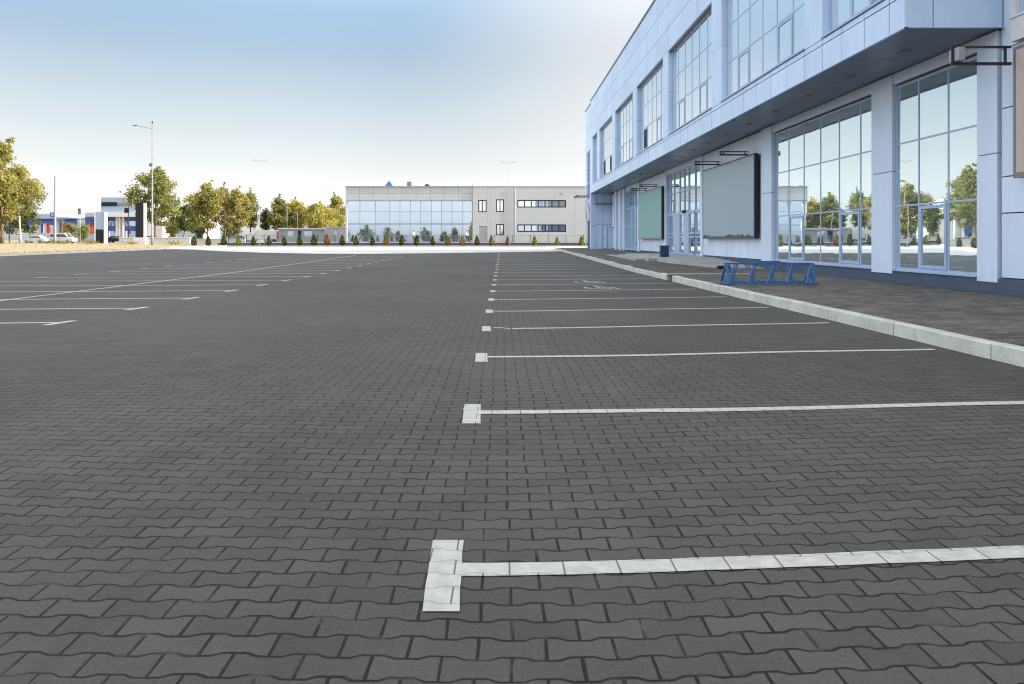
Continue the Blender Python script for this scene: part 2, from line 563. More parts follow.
def copy_tree(o, parent=None):
    c = o.copy()
    COL.objects.link(c)
    if parent:
        c.parent = parent
    for ch in kids(o):
        copy_tree(ch, c)
    return c


def struct(mb, name, mat):
    return tag(mb.build(name, mat), kind='structure')


# ------------------------------------------------------------------ camera, light, sky
SUN_EL, SUN_A = 17.0, -4.0           # elevation; angle from +X towards +Y
cam = bpy.data.cameras.new('camera')
cam.sensor_width = 36.0
cam.lens = F / 1024.0 * 36.0
cam.shift_x = 10.0 / 1024.0
cam.shift_y = -102.0 / 1024.0
cam.clip_start, cam.clip_end = 0.05, 6000
co = bpy.data.objects.new('camera', cam)
COL.objects.link(co)
co.location = (0, 0, CAM_H)
co.rotation_euler = (R(90), 0, 0)
scene.camera = co

SKY_FILL = 3.25
w = bpy.data.worlds.new('World')
scene.world = w
w.use_nodes = True
nt = w.node_tree
bg = nt.nodes['Background']
sky = nt.nodes.new('ShaderNodeTexSky')
sky.sky_type = 'NISHITA'
sky.sun_disc = False
sky.sun_elevation = R(SUN_EL)
sky.sun_rotation = R(90 - SUN_A)
sky.air_density = 1.0
sky.dust_density = 1.2
sky.ozone_density = 1.0
sky.altitude = 0
# sky above the view brightened as added fill, hazy whitish air low down
wc = nt.nodes.new('ShaderNodeTexCoord')
sx = nt.nodes.new('ShaderNodeSeparateXYZ')
nt.links.new(wc.outputs['Generated'], sx.inputs[0])


def wmap(a0, a1, b0, b1):
    r_ = nt.nodes.new('ShaderNodeMapRange')
    r_.interpolation_type = 'SMOOTHSTEP'
    nt.links.new(sx.outputs[2], r_.inputs['Value'])
    for k_, v_ in zip(('From Min', 'From Max', 'To Min', 'To Max'), (a0, a1, b0, b1)):
        r_.inputs[k_].default_value = v_
    return r_.outputs['Result']


hs = nt.nodes.new('ShaderNodeHueSaturation')
nt.links.new(wmap(0.04, 0.32, 0.08, 0.90), hs.inputs['Saturation'])
v1, v2 = wmap(0.0, 0.17, 0.97, 0.72), wmap(0.225, 0.64, 1.0, SKY_FILL)
mm = nt.nodes.new('ShaderNodeMath')
mm.operation = 'MULTIPLY'
nt.links.new(v1, mm.inputs[0])
nt.links.new(v2, mm.inputs[1])
lf = nt.nodes.new('ShaderNodeMapRange')
lf.interpolation_type = 'SMOOTHSTEP'
nt.links.new(sx.outputs[0], lf.inputs['Value'])
for k_, v_ in zip(('From Min', 'From Max', 'To Min', 'To Max'), (-0.65, -0.20, 0.80, 1.0)):
    lf.inputs[k_].default_value = v_
m3 = nt.nodes.new('ShaderNodeMath')
m3.operation = 'MULTIPLY'
nt.links.new(mm.outputs[0], m3.inputs[0])
nt.links.new(lf.outputs[0], m3.inputs[1])
wb = nt.nodes.new('ShaderNodeMapRange')      # unseen sky left of the view, brightened as added fill for the facade
wb.interpolation_type = 'SMOOTHSTEP'
nt.links.new(sx.outputs[0], wb.inputs['Value'])
for k_, v_ in zip(('From Min', 'From Max', 'To Min', 'To Max'), (-0.98, -0.68, 2.1, 1.0)):
    wb.inputs[k_].default_value = v_
m4 = nt.nodes.new('ShaderNodeMath')
m4.operation = 'MULTIPLY'
nt.links.new(m3.outputs[0], m4.inputs[0])
nt.links.new(wb.outputs[0], m4.inputs[1])
nt.links.new(m4.outputs[0], hs.inputs['Value'])
nt.links.new(sky.outputs[0], hs.inputs['Color'])
whiten = nt.nodes.new('ShaderNodeMix')
whiten.data_type = 'RGBA'
# the sky also whitens towards the sun's side
ex = nt.nodes.new('ShaderNodeMapRange')
ex.interpolation_type = 'SMOOTHSTEP'
nt.links.new(sx.outputs[0], ex.inputs['Value'])
for k_, v_ in zip(('From Min', 'From Max', 'To Min', 'To Max'), (-0.16, 0.20, 0.0, 0.85)):
    ex.inputs[k_].default_value = v_
mx = nt.nodes.new('ShaderNodeMath')
mx.operation = 'MAXIMUM'
nt.links.new(wmap(0.28, 0.55, 0.0, 1.0), mx.inputs[0])
nt.links.new(ex.outputs[0], mx.inputs[1])
nt.links.new(mx.outputs[0], whiten.inputs[0])
nt.links.new(hs.outputs[0], whiten.inputs[6])
hs2 = nt.nodes.new('ShaderNodeHueSaturation')
hs2.inputs['Saturation'].default_value = 0.06
hs2.inputs['Value'].default_value = 1.12
nt.links.new(hs.outputs[0], hs2.inputs['Color'])
nt.links.new(hs2.outputs[0], whiten.inputs[7])
tn = nt.nodes.new('ShaderNodeMix')
tn.data_type = 'RGBA'
tn.blend_type = 'MULTIPLY'
tn.inputs[0].default_value = 1.0
nt.links.new(whiten.outputs[2], tn.inputs[6])
tn.inputs[7].default_value = (0.985, 0.998, 1.003, 1)
nt.links.new(tn.outputs[2], bg.inputs[0])
bg.inputs[1].default_value = 0.15

sun = bpy.data.lights.new('sun', 'SUN')
sun.energy = 4.8
sun.angle = R(0.55)
sun.color = (1.0, 0.90, 0.76)
so = bpy.data.objects.new('sun', sun)
COL.objects.link(so)
d = Vector((math.cos(R(SUN_A)) * math.cos(R(SUN_EL)), math.sin(R(SUN_A)) * math.cos(R(SUN_EL)), math.sin(R(SUN_EL))))
so.rotation_euler = d.to_track_quat('Z', 'Y').to_euler()
so.location = (60, 40, 40)

scene.cycles.use_denoising = True
scene.cycles.filter_width = 1.15
scene.view_settings.view_transform = 'Standard'
scene.view_settings.look = 'None'
scene.view_settings.gamma = 1.0
scene.view_settings.exposure = 1.0

# ------------------------------------------------------------------ ground
YS = [-60, -20, 0, 10, 20, 30, 130]


def sheet(mb, xa, xb, y0, y1, dz):
    """sheet following the terrain between Y y0 and y1; xa, xb numbers"""
    ys = sorted(set([y0, y1] + [y for y in YS if y0 < y < y1]))
    vs, fs = [], []
    for y in ys:
        vs += [(xa, y, zg(y) + dz), (xb, y, zg(y) + dz)]
    for i in range(len(ys) - 1):
        fs.append((2 * i, 2 * i + 1, 2 * i + 3, 2 * i + 2))
    return mb.add(vs, fs)


g = MB()
sheet(g, -2500, 2500, -300, 3000, -0.06)
struct(g, 'ground', M['ground'])

KX = 5.59
lot = MB()
sheet(lot, -37.0, KX, -60, 95, 0.0)
struct(lot, 'parking_lot', M['pavers'])


def poly_sheet(poly, dz):
    """flat polygon on the sloping part of the terrain (30 < Y < 130)"""
    return MB().add([(x, y, zg(y) + dz) for x, y in poly], [tuple(range(len(poly)))])


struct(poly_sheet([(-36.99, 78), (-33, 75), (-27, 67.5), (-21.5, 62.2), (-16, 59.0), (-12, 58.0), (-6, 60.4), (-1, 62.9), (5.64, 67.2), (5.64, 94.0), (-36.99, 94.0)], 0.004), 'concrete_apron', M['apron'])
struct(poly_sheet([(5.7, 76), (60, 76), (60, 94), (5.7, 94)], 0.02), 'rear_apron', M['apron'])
bed = MB()
sheet(bed, -37.0, 60, 94.0, 98.5, 0.06)
struct(bed, 'planting_bed', M['soil'])
lw = MB()
sheet(lw, -260, -37.16, -60, 130, 0.10)
struct(lw, 'dry_lawn', M['grass'])
rd = MB()
sheet(rd, -600, -14, 130.2, 141, 0.02)
struct(rd, 'road', M['asphalt'])
vg = MB()
sheet(vg, -600, 600, 141.3, 420, 0.03)
struct(vg, 'verge', M['grass'])

# footway along the building, two levels: paved walk behind the kerb
wk = MB()
sheet(wk, KX + 0.15, 11.3, -60, 76, 0.175)
struct(wk, 'footway', M['walk'])


# ------------------------------------------------------------------ kerbs
def kerb_run(mb, x, y0, y1, h, wd, seed, step=1.0):
    rnd = random.Random(seed)
    y = y0
    while y < y1 - 0.2:
        e = min(y + step, y1)
        dx, dz = rnd.uniform(-.006, .006), rnd.uniform(-.007, .007)
        za, zb = zg(y), zg(e)
        b = 0.018
        prof = [(0, -0.05), (0, h - b), (b, h), (wd, h), (wd, -0.05)]
        vs = [(x + dx + p, y + 0.0045, za + q + dz * (q > 0)) for p, q in prof] + [(x + dx + p, e - 0.0045, zb + q + dz * (q > 0)) for p, q in prof]
        n = len(prof)
        fs = [tuple(range(n)), tuple(range(2 * n - 1, n - 1, -1))] + [(i, n + i, n + (i + 1) % n, (i + 1) % n) for i in range(n)]
        mb.add(vs, fs)
        y = e


k = MB()
kerb_run(k, KX, -20, 23.1, 0.19, 0.15, 1)
struct(k, 'kerb_near_footway', M['kerb'])
k = MB()
kerb_run(k, KX + 0.12, 24.3, 75, 0.17, 0.17, 2)
struct(k, 'kerb_far_footway', M['kerb'])
k = MB()
for i in range(3):
    k.box(KX + .30 + i * 0.92, KX + 1.20 + i * 0.92, 24.30, 24.46, 0.0, 0.196)
struct(k, 'kerb_return', M['kerb'])
k = MB()
kerb_run(k, -37.15, 20, 78, 0.13, 0.15, 3)
struct(k, 'kerb_lawn', M['kerb'])
k = MB()
k.box(-37.15, -36.99, 78.05, 94, 0.3, 0.585)
struct(k, 'kerb_apron', M['kerb'])


# ------------------------------------------------------------------ painted lines
def strip(mb, pts, wd, seed, dz=0.004, axis='x'):
    rnd = random.Random(seed)
    dense = []
    for (a, b) in zip(pts[:-1], pts[1:]):
        L = math.dist(a, b)
        n = max(1, int(L / 0.12))
        dense += [(a[0] + (b[0] - a[0]) * i / n, a[1] + (b[1] - a[1]) * i / n) for i in range(n)]
    dense.append(pts[-1])
    vs, fs = [], []
    for (x, y) in dense:
        j1, j2 = rnd.uniform(-.003, .003), rnd.uniform(-.003, .003)
        if axis == 'x':
            lo, hi = (x, y - wd / 2 + j1), (x, y + wd / 2 + j2)
        else:
            lo, hi = (x + wd / 2 + j1, y), (x - wd / 2 + j2, y)
        for q in (lo, hi):
            vs.append((q[0], q[1], zg(q[1]) + dz))
    for i in range(len(dense) - 1):
        fs.append((2 * i, 2 * i + 2, 2 * i + 3, 2 * i + 1))
    mb.add(vs, fs)


slopes = [1.12, 1.05, 1.5, 1.9, 1.9]
rnd = random.Random(5)
for i in range(22):
    y0 = 2.894 + 2.626 * i
    kx = slopes[min(i, 4)]
    mb = MB()
    pts = []
    for j in range(23):
        x = -0.19 + 5.57 * j / 22
        pts.append((x, y0 + skew(x) * kx + 0.018 * math.sin(1.7 * x + i) * (i > 0)))
    if i == 3:   # the start of this line is a displaced piece
        strip(mb, [(-0.13, y0 + 0.10), (0.0, y0 + 0.07), (0.13, y0 - 0.02)], 0.075, 77)
        pts = [(0.16, y0 - 0.03)] + [(x, y) for x, y in pts if x > 0.3]
    strip(mb, pts, ROW * (1.0 if i < 2 else 0.92), i)
    cx = -0.236 - 0.002 * min(i, 5)
    strip(mb, [(cx + 0.012, y0 - 0.33), (cx, y0), (cx - 0.008, y0 + 0.28)], 0.138, 40 + i, 0.0045, 'y')
    struct(mb, 'painted_bay_line', M['paint'])
for i in range(19):
    y0 = 6.6 + 2.43 * i
    mb = MB()
    strip(mb, [(-16.7, y0 - 0.55), (-14, y0 - 0.42), (-11, y0 - 0.26), (-9, y0 - 0.06), (-7.3, y0 + 0.08)], 0.11, 100 + i)
    strip(mb, [(-7.3, y0 - 0.28), (-7.22, y0 + 0.35)], 0.15, 140 + i, 0.0045, 'y')
    strip(mb, [(-16.85, y0 - 0.85), (-16.77, y0 - 0.25)], 0.15, 160 + i, 0.0045, 'y')
    struct(mb, 'painted_bay_line', M['paint'])
mb = MB()
ydiv = [y for y in range(0, 55, 2)]
strip(mb, [(-11.25 + 0.02 * math.sin(y), y) for y in ydiv], 0.11, 300, 0.005, 'y')
struct(mb, 'painted_divider_line', M['paint'])


def wheelchair(cx, cy, s):
    """painted wheelchair symbol lying on the bay, seen from the aisle"""
    mb = MB()

    def st(a, b, wd=0.09):
        a = Vector((a[0] * s, a[1] * s))
        b = Vector((b[0] * s, b[1] * s))
        dv = (b - a).normalized()
        nv = Vector((-dv.y, dv.x)) * (wd * s / 2)
        q = [a - nv, b - nv, b + nv, a + nv]
        mb.add([(cx + p.x, cy + p.y, zg(cy + p.y) + 0.0055) for p in q], [(0, 1, 2, 3)])
    for i in range(9):
        a0, a1 = R(150 + i * 26), R(150 + (i + 1) * 26)
        st((0.33 * math.cos(a0), 0.33 * math.sin(a0)), (0.33 * math.cos(a1), 0.33 * math.sin(a1)))
    st((0, 0.55), (0.02, 0.12))
    st((0.02, 0.12), (0.34, 0.12))
    st((0.34, 0.12), (0.48, -0.32))
    st((0.0, 0.34), (0.26, 0.34))
    st((-0.06, 0.70), (0.06, 0.70), 0.13)
    return struct(mb, 'painted_wheelchair_symbol', M['paint'])


wheelchair(2.75, 19.9, 1.15)
wheelchair(2.75, 22.7, 1.15)


# ------------------------------------------------------------------ the glass fronted building
def fX(u0, u1, z0, z1, n0, n1, X):       # a face looking -X : u = Y, n outwards
    return (X - n1, X - n0, u0, u1, z0, z1)


def fY(u0, u1, z0, z1, n0, n1, Y):       # a face looking -Y : u = X
    return (u0, u1, Y - n1, Y - n0, z0, z1)


def glazing(parent, fm, P, us, zs, fr=0.05, depth=0.07, mat_f=None, mat_g=None, sashes=(), name='window', seed=0, dark=(), opened=()):
    """grid of panes between us and zs; frame mesh with panes (one mesh) and sashes as children"""
    rnd = random.Random(seed)
    mf = MB()
    e = 0.0015
    for i, u in enumerate(us):
        hw = fr / 2 if 0 < i < len(us) - 1 else fr * 0.8
        mf.box(*fm(u - hw, u + hw, zs[0] - fr * .8, zs[-1] + fr * .8, 0, depth + e * 2, P))
    for j, z in enumerate(zs):
        hw = fr / 2 if 0 < j < len(zs) - 1 else fr * 0.8
        mf.box(*fm(us[0] - fr * .7, us[-1] + fr * .7, z - hw, z + hw, 0, depth - e, P))
    fo = mf.build(name, mat_f or M['frame'], parent)
    mg = MB()
    for i in range(len(us) - 1):
        for j in range(len(zs) - 1):
            if (i, j) in dark:
                continue
            b = fm(us[i], us[i + 1], zs[j], zs[j + 1], 0.005, 0.02, P)
            x0, x1, y0, y1, z0, z1 = b
            a1, a2 = rnd.gauss(0, 0.0012), rnd.gauss(0, 0.0012)
            t2 = MB().box(*b)
            c = Vector(((x0 + x1) / 2, (y0 + y1) / 2, (z0 + z1) / 2))
            vs = []
            for v in t2.v:
                dv = Vector(v) - c
                if fm is fX:
                    dv.x += a1 * dv.y + a2 * dv.z
                else:
                    dv.y += a1 * dv.x + a2 * dv.z
                vs.append(c + dv)
            mg.add(vs, t2.f)
    mg.build('pane', mat_g or M['glass'], fo)
    for (i, j) in list(sashes) + list(dark):
        ms = MB()
        u0, u1, z0, z1 = us[i] + .05, us[i + 1] - .05, zs[j] + .05, zs[j + 1] - .05
        t = 0.085
        ms.box(*fm(u0, u0 + t, z0, z1, 0.02, depth + 0.018, P))
        ms.box(*fm(u1 - t, u1, z0, z1, 0.02, depth + 0.018, P))
        ms.box(*fm(u0 + t, u1 - t, z0, z0 + t, 0.02, depth + 0.016, P))
        ms.box(*fm(u0 + t, u1 - t, z1 - t, z1, 0.02, depth + 0.016, P))
        ms.build('sash', mat_f or M['frame'], fo)
    for (i, j) in dark:
        md = MB()
        md.box(*fm(us[i], us[i + 1], zs[j], zs[j + 1], -0.02, 0.004, P))
        md.build('open_vent', M['charcoal'], fo)
    for (i, j) in opened:   # tilted open pane, leaning out at the top
        ms = MB()
        u0, u1, z0, z1 = us[i] + .06, us[i + 1] - .06, zs[j] + .06, zs[j + 1] - .06
        for s in (0, 1):
            u = u0 if s == 0 else u1 - .07
            ms.bar(Vector((P - depth - .02, u + .035, z0)), Vector((P - depth - .34, u + .035, z1)), 0.07, 0.05)
        ms.bar((P - depth - .34, u0, z1), (P - depth - .34, u1, z1), 0.05, 0.07)
        ms.bar((P - depth - .02, u0, z0), (P - depth - .02, u1, z0), 0.05, 0.07)
        ms.build('sash', mat_f or M['frame'], fo)
    return fo


def panels(mb, fm, P, us, zs, t=0.04, gap=0.026, seed=0):
    rnd = random.Random(seed)
    for i in range(len(us) - 1):
        for j in range(len(zs) - 1):
            o = rnd.uniform(-.0025, .0025)
            mb.box(*fm(us[i] + gap / 2, us[i + 1] - gap / 2, zs[j] + gap / 2, zs[j + 1] - gap / 2, -t + o, o, P))


def lin(a, b, n):
    return [a + (b - a) * i / n for i in range(n + 1)]


def split(a, b, step):
    return lin(a, b, max(1, round((b - a) / step)))


FX, OX = 11.0, 8.83
HS, SILL, HEAD, TOP = 6.02, 6.96, 11.40, 15.2
Y_END = 69.7
B = thing('glass_fronted_building', (FX, 40, 0), 'long pale blue panelled building with upper windows over a dark soffit and tall shop glazing', 'building')

# core behind the cladding
c = MB()
c.box(FX + 0.30, 46, -14, 74.0, -0.2, 14.9)
c.box(OX + 0.33, FX + 0.30, 15.42, Y_END - 0.1, HS + 0.06, 14.9)
c.box(OX + 0.2, FX + 0.3, Y_END + 0.1, 73.9, 0, 14.9)
c.build('wall', M['backing'], B)

# plinth
p_ = MB()
for (a, b) in ((-14, 38.55), (46.9, 69.7)):
    ya = [y for y in YS if a < y < b]
    p_.box(FX - 0.02, FX + 0.3, a, b, 0.0, 0.52)
    p_.box(FX - 0.045, FX - 0.02, a, b, 0.0, 0.50)
p_.build('plinth', M['plinth'], B)

# near wall, no overhang
nw = MB()
panels(nw, fX, FX, split(-14, 15.42, 2.6), [0.53, 1.95, 2.75, 4.25, 5.55, 7.1, 8.6, 10.2, 11.8, 13.4, 15.0], seed=3)
nw.build('wall_cladding', M['panel_white'], B)
# projecting bay beside the corner, above the tan board
bayw = MB()
bayw.box(FX - 0.31, FX - 0.05, 2, 14.72, 5.52, 6.0)
bayw.box(FX - 0.31, FX - 0.05, 14.60, 14.72, 6.06, 15.1)
bayw.box(FX - 0.31, FX - 0.05, 2, 14.59, 11.3, 15.1)
bayw.box(FX - 0.335, FX - 0.05, 2, 14.74, 6.002, 6.055)
bayw.build('projecting_bay', M['white'], B)
glazing(B, fX, FX - 0.12, lin(6.6, 14.56, 5), [6.1, 8.1, 9.65, 11.25], mat_g=M['glass_up'], seed=9)

# pilasters of the ground floor
pil = [(15.46, 16.12, 0.07), (19.62, 20.72, 0.07), (28.34, 29.45, 0.10), (38.25, 38.65, 0.06), (46.72, 47.1, 0.08), (55.7, 56.4, 0.1), (62.2, 62.7, 0.2), (63.9, 64.5, 0.25), (66.2, 66.9, 0.25)]
for (a, b, pr) in pil:
    m_ = MB()
    for (z0, z1) in ((0.42, 3.28), (3.295, HS - 0.02)):
        m_.bbox(FX - pr, FX + 0.2, a, b, z0, z1, 0.012)
    m_.build('pilaster', M['panel_white'], B)

ZW = [0.57, 2.31, 4.03, 5.62]
# head band over the glazing
for (a, b) in ((16.12, 19.62), (20.72, 28.34), (38.65, 46.72), (56.4, 62.2)):
    MB().box(FX - 0.03, FX + 0.3, a, b, 5.71, HS - 0.01).build('window_head', M['panel_white'], B)
for (a, b) in ((16.13, 19.61), (20.73, 28.33), (56.41, 62.19)):
    MB().box(FX - 0.09, FX + 0.2, a, b, 0.505, 0.535).build('window_ledge', M['frame'], B)

glazing(B, fX, FX + 0.07, [16.18, 17.32, 18.55, 19.58], ZW, 0.045, 0.03, sashes=[(1, 0)], seed=1)
glazing(B, fX, FX + 0.07, [20.76, 21.56, 22.92, 24.27, 25.6, 26.95, 28.30], ZW, 0.045, 0.03, sashes=[(1, 0), (4, 0)], seed=2)
# entrance: door leaves below, fixed glass above
eus = [38.72, 40.0, 41.4, 42.4, 43.5, 44.9, 45.8, 46.66]
ent = glazing(B, fX, FX + 0.10, eus, [3.05, 4.35, 5.66], 0.06, seed=4)
for i, (a, b) in enumerate(zip(eus[:-1], eus[1:])):
    if i in (2, 4):
        continue
    glazing(B, fX, FX + 0.10, [a + .02, b - .02], [0.52, 1.55, 1.75, 2.98], 0.09, 0.09, name='entrance_door', seed=20 + i)
for i in (2, 4):
    m_ = MB()
    m_.box(FX + 0.0, FX + 0.16, eus[i] + .02, eus[i + 1] - .02, 0.48, 3.0)
    m_.build('entrance_panel', M['frame'], B)
m_ = MB()
m_.bbox(FX - 0.14, FX + 0.02, 42.0, 42.35, 3.0, 3.15, 0.01)
m_.build('door_sensor', M['charcoal'], B)
glazing(B, fX, FX + 0.10, [56.45, 57.8, 59.2, 60.7, 62.15], [0.55, 2.6, 4.1, 5.64], 0.09, seed=6)

# panel walls with the boards, and the blue grey end bays
pw = MB()
panels(pw, fX, FX, split(29.45, 38.25, 0.98), [0.53, HS - 0.02], seed=4)
pw.build('wall_cladding', M['panel_white'], B)
pw = MB()
panels(pw, fX, FX, split(47.1, 55.7, 0.96), [0.53, HS - 0.02], seed=5)
pw.build('wall_cladding', M['panel_white'], B)
pw = MB()
panels(pw, fX, FX, split(62.2, Y_END, 0.94), [0.53, 3.2, HS - 0.02], seed=6)
pw.build('wall_cladding', M['panel_white'], B)

# overhang: soffit
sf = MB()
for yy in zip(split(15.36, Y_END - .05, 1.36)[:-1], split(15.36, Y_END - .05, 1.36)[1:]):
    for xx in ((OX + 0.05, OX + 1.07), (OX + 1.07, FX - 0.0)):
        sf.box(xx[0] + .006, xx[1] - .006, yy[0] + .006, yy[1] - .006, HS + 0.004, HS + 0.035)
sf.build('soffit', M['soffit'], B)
y = 17.2
while y < 69:
    m_ = MB()
    m_.lathe(OX + 1.08, y, [(0.12, HS + 0.01), (0.125, HS - 0.010), (0.10, HS - 0.013), (0.09, HS - 0.002)], 18)
    m_.build('downlight', M['trim'], B)
    y += 2.72

# fascia and upper storey cladding
bays = [(15.95, 19.3), (20.42, 28.15), (29.5, 37.15), (38.45, 45.9), (47.3, 54.6), (56.2, 63.4), (65.0, 68.3)]
fus = [15.34]
for (a, b) in bays:
    fus += [a] + split(a, b, 1.32)[1:]
fus.append(Y_END)
fa = MB()
panels(fa, fX, OX, fus, [HS, 6.74], seed=7)
fa.build('fascia', M['panel'], B)
# bright drip edge
de = MB()
de.box(OX - 0.02, OX + 0.05, 15.30, Y_END, HS - 0.02, HS + 0.004)
de.box(OX - 0.02, FX, 15.30, 15.34, HS - 0.02, HS + 0.0)
de.build('drip_edge', M['frame'], B)
for (a, b) in bays:
    MB().box(OX - 0.05, OX + 0.31, a + .004, b - .004, SILL - 0.05, SILL).build('window_ledge', M['frame'], B)
lo = MB()
panels(lo, fX, OX, fus, [6.74, 6.905], seed=8)
lo.build('sill_band', M['panel'], B)
edges = [15.34] + [v for ab in bays for v in ab] + [Y_END]
for a, b in zip(edges[::2], edges[1::2]):
    pi = MB()
    for z0, z1 in ((6.905, 9.2), (9.2, HEAD)):
        pi.box(OX, OX + 0.32, a + .004, b - .004, z0 + .006, z1 - .006)
    pi.build('pier', M['panel'], B)
pp = MB()
panels(pp, fX, OX, split(15.34, Y_END, 2.72), [HEAD, 12.65, 13.9, TOP - 0.05], seed=11)
pp.build('parapet_cladding', M['panel'], B)
for (a, b) in bays:
    MB().box(OX + 0.002, OX + 0.31, a, b, HEAD - 0.06, HEAD + 0.002).build('lintel', M['trim'], B)
ef = MB()
panels(ef, fY, 15.34, [OX + .0, OX + 0.62, FX - 0.02], [HS, 7.6, 9.2, 10.9, 12.6, 13.9, TOP - 0.05], seed=12)
ef.build('end_cladding', M['panel'], B)
tr = MB()
tr.box(OX - 0.06, OX + 0.5, 15.28, Y_END, TOP - 0.05, TOP + 0.06)
tr.box(OX - 0.06, 46, Y_END, 74.06, TOP - 0.3, TOP - 0.2)
tr.build('roof_trim', M['trim'], B)

ZU = lin(SILL + 0.05, HEAD - 0.1, 3)
cfg = {0: dict(n=3, sashes=[(1, 0)], opened=[(0, 0)], dark=[]), 1: dict(n=6, sashes=[(1, 0), (4, 0)], dark=[], opened=[]),
       2: dict(n=6, sashes=[(1, 0), (4, 0)], dark=[], opened=[]), 3: dict(n=6, sashes=[(1, 0)], dark=[(4, 0)], opened=[]),
       4: dict(n=6, sashes=[(1, 0), (4, 0)], dark=[], opened=[]), 5: dict(n=6, sashes=[], dark=[(1, 0), (4, 0)], opened=[]), 6: dict(n=3, sashes=[], dark=[], opened=[])}
for i, (a, b) in enumerate(bays):
    c_ = cfg[i]
    glazing(B, fX, OX + 0.24, lin(a + .04, b - .04, c_['n']), ZU, 0.06, 0.03, mat_g=M['glass_up'], sashes=c_['sashes'], dark=c_['dark'], opened=c_['opened'], seed=30 + i)

# stair tower at the far end
tw = MB()
panels(tw, fX, OX, [Y_END + .02, 71.85, 74.0], [10.4, 12.6, TOP - 0.3], seed=13)
panels(tw, fX, OX, [Y_END + .02, 70.3], [0.2, 3.4, 5.5, 10.4], seed=13)
panels(tw, fX, OX, [73.4, 74.0], [0.2, 3.4, 5.5, 10.4], seed=13)
panels(tw, fX, OX, [70.3, 73.4], [3.3, 5.5], seed=14)
panels(tw, fY, Y_END, [OX, 9.45], [0.25, 2.8, 5.0, HS, 8, 10, 12.6, TOP - 0.3], seed=14)
panels(tw, fY, Y_END, [9.45, 10.1, FX], [2.9, 5.0, HS], seed=15)
panels(tw, fY, Y_END, [10.55, FX], [0.45, 2.9], seed=16)
panels(tw, fY, Y_END, [9.45, 9.95], [0.45, 2.9], seed=16)
tw.build('tower_cladding', M['panel'], B)
glazing(B, fX, OX + 0.18, [70.35, 71.85, 73.35], [5.6, 7.2, 8.8, 10.35], 0.08, mat_g=M['glass_far'], seed=50)
m_ = MB()
m_.box(OX + 0.15, OX + 0.19, 70.35, 73.35, 0.3, 3.28)
m_.build('service_door', M['plinth'], B)
glazing(B, fY, Y_END + 0.08, [9.98, 10.52], [0.5, 1.5, 2.85], 0.08, name='entrance_door', seed=51)
m_ = MB()
m_.box(9.2, 10.9, Y_END - 0.9, Y_END, 4.9, 5.0)
m_.bar((9.3, Y_END - .85, 4.95), (9.3, Y_END, 5.5), .04, .04)
m_.bar((10.8, Y_END - .85, 4.95), (10.8, Y_END, 5.5), .04, .04)
m_.build('door_canopy', M['trim'], B)
m_ = MB()
m_.box(OX - 0.05, OX + 0.0, 70.1, 73.7, 3.35, 5.5)
tag(m_.build('violet_poster', M['poster'], None, (OX, 71.9, 3.35)), 'poster with violet shapes above the doorway of the far stair tower', 'poster')


# ------------------------------------------------------------------ billboards and their lamps
def billboard(y0, y1, z0, z1, mat, label, X=FX - 0.26, torn=False):
    t = thing('billboard', (X + 0.1, (y0 + y1) / 2, z0), label, 'billboard', 'billboards on the pale blue facade')
    b = MB()
    b.box(X, X + 0.15, y0, y1, z0, z1)
    b.build('sign_box', M['black'], t)
    f = MB()
    fw = 0.07
    f.box(X - 0.02, X - 0.001, y0 - 0.004, y1 + .004, z1 - fw, z1 + .004)
    f.box(X - 0.02, X - 0.001, y0 - 0.004, y1 + .004, z0 - .004, z0 + fw * 1.6)
    f.box(X - 0.021, X - 0.001, y0 - 0.003, y0 + fw, z0 + fw * 1.6, z1 - fw)
    f.box(X - 0.021, X - 0.001, y1 - fw, y1 + .003, z0 + fw * 1.6, z1 - fw)
    f.build('sign_frame', M['grey_metal'] if not torn else M['frame_dark'], t)
    s = MB()
    if torn:   # ragged lower edge of the sheet
        rn = random.Random(4)
        n = 90
        ys = lin(y0 + fw, y1 - fw, n)
        up = z1 - fw
        low = []
        cur = 0.10
        for i in range(n + 1):
            cur += rn.uniform(-.08, .08)
            cur = min(max(cur, 0.04), 0.15)
            low.append(z0 + cur + 0.04)
        vs = [(X - 0.014, yy, zz) for yy, zz in zip(ys, low)] + [(X - 0.014, yy, up) for yy in ys]
        vs += [(X - 0.004, yy, zz) for yy, zz in zip(ys, low)] + [(X - 0.004, yy, up) for yy in ys]
        m = n + 1
        fs = []
        for i in range(n):
            fs += [(i, m + i, m + i + 1, i + 1), (2 * m + i, 2 * m + i + 1, 3 * m + i + 1, 3 * m + i), (i, i + 1, 2 * m + i + 1, 2 * m + i), (m + i, 3 * m + i, 3 * m + i + 1, m + i + 1)]
        s.add(vs, fs)
    else:
        s.box(X - 0.014, X - 0.003, y0 + fw, y1 - fw, z0 + fw * 1.6, z1 - fw)
    s.build('sign_sheet', mat, t)
    return t


billboard(29.75, 37.4, 1.43, 5.06, M['board_grey'], 'large blank grey billboard with torn lower edge, between shop windows and entrance', torn=True)
billboard(47.1, 55.0, 1.42, 5.0, M['board_teal'], 'blank teal green billboard in a dark box frame beyond the entrance')
billboard(8.3, 14.68, 2.66, 5.40, M['board_tan'], 'tan pinkish billboard cut off at the right end of the facade')
t = thing('billboard', (10.6, Y_END - 0.12, 2.6), 'narrow tall whitish billboard with black edge at the far end of the facade', 'billboard', 'billboards on the pale blue facade')
b_ = MB().box(10.93, 11.05, Y_END - 1.6, Y_END - 0.06, 2.6, 5.95)
b_.build('sign_box', M['black'], t)
MB().box(10.915, 10.928, Y_END - 1.55, Y_END - 0.1, 2.65, 5.9).build('sign_sheet', M['board_white'], t)


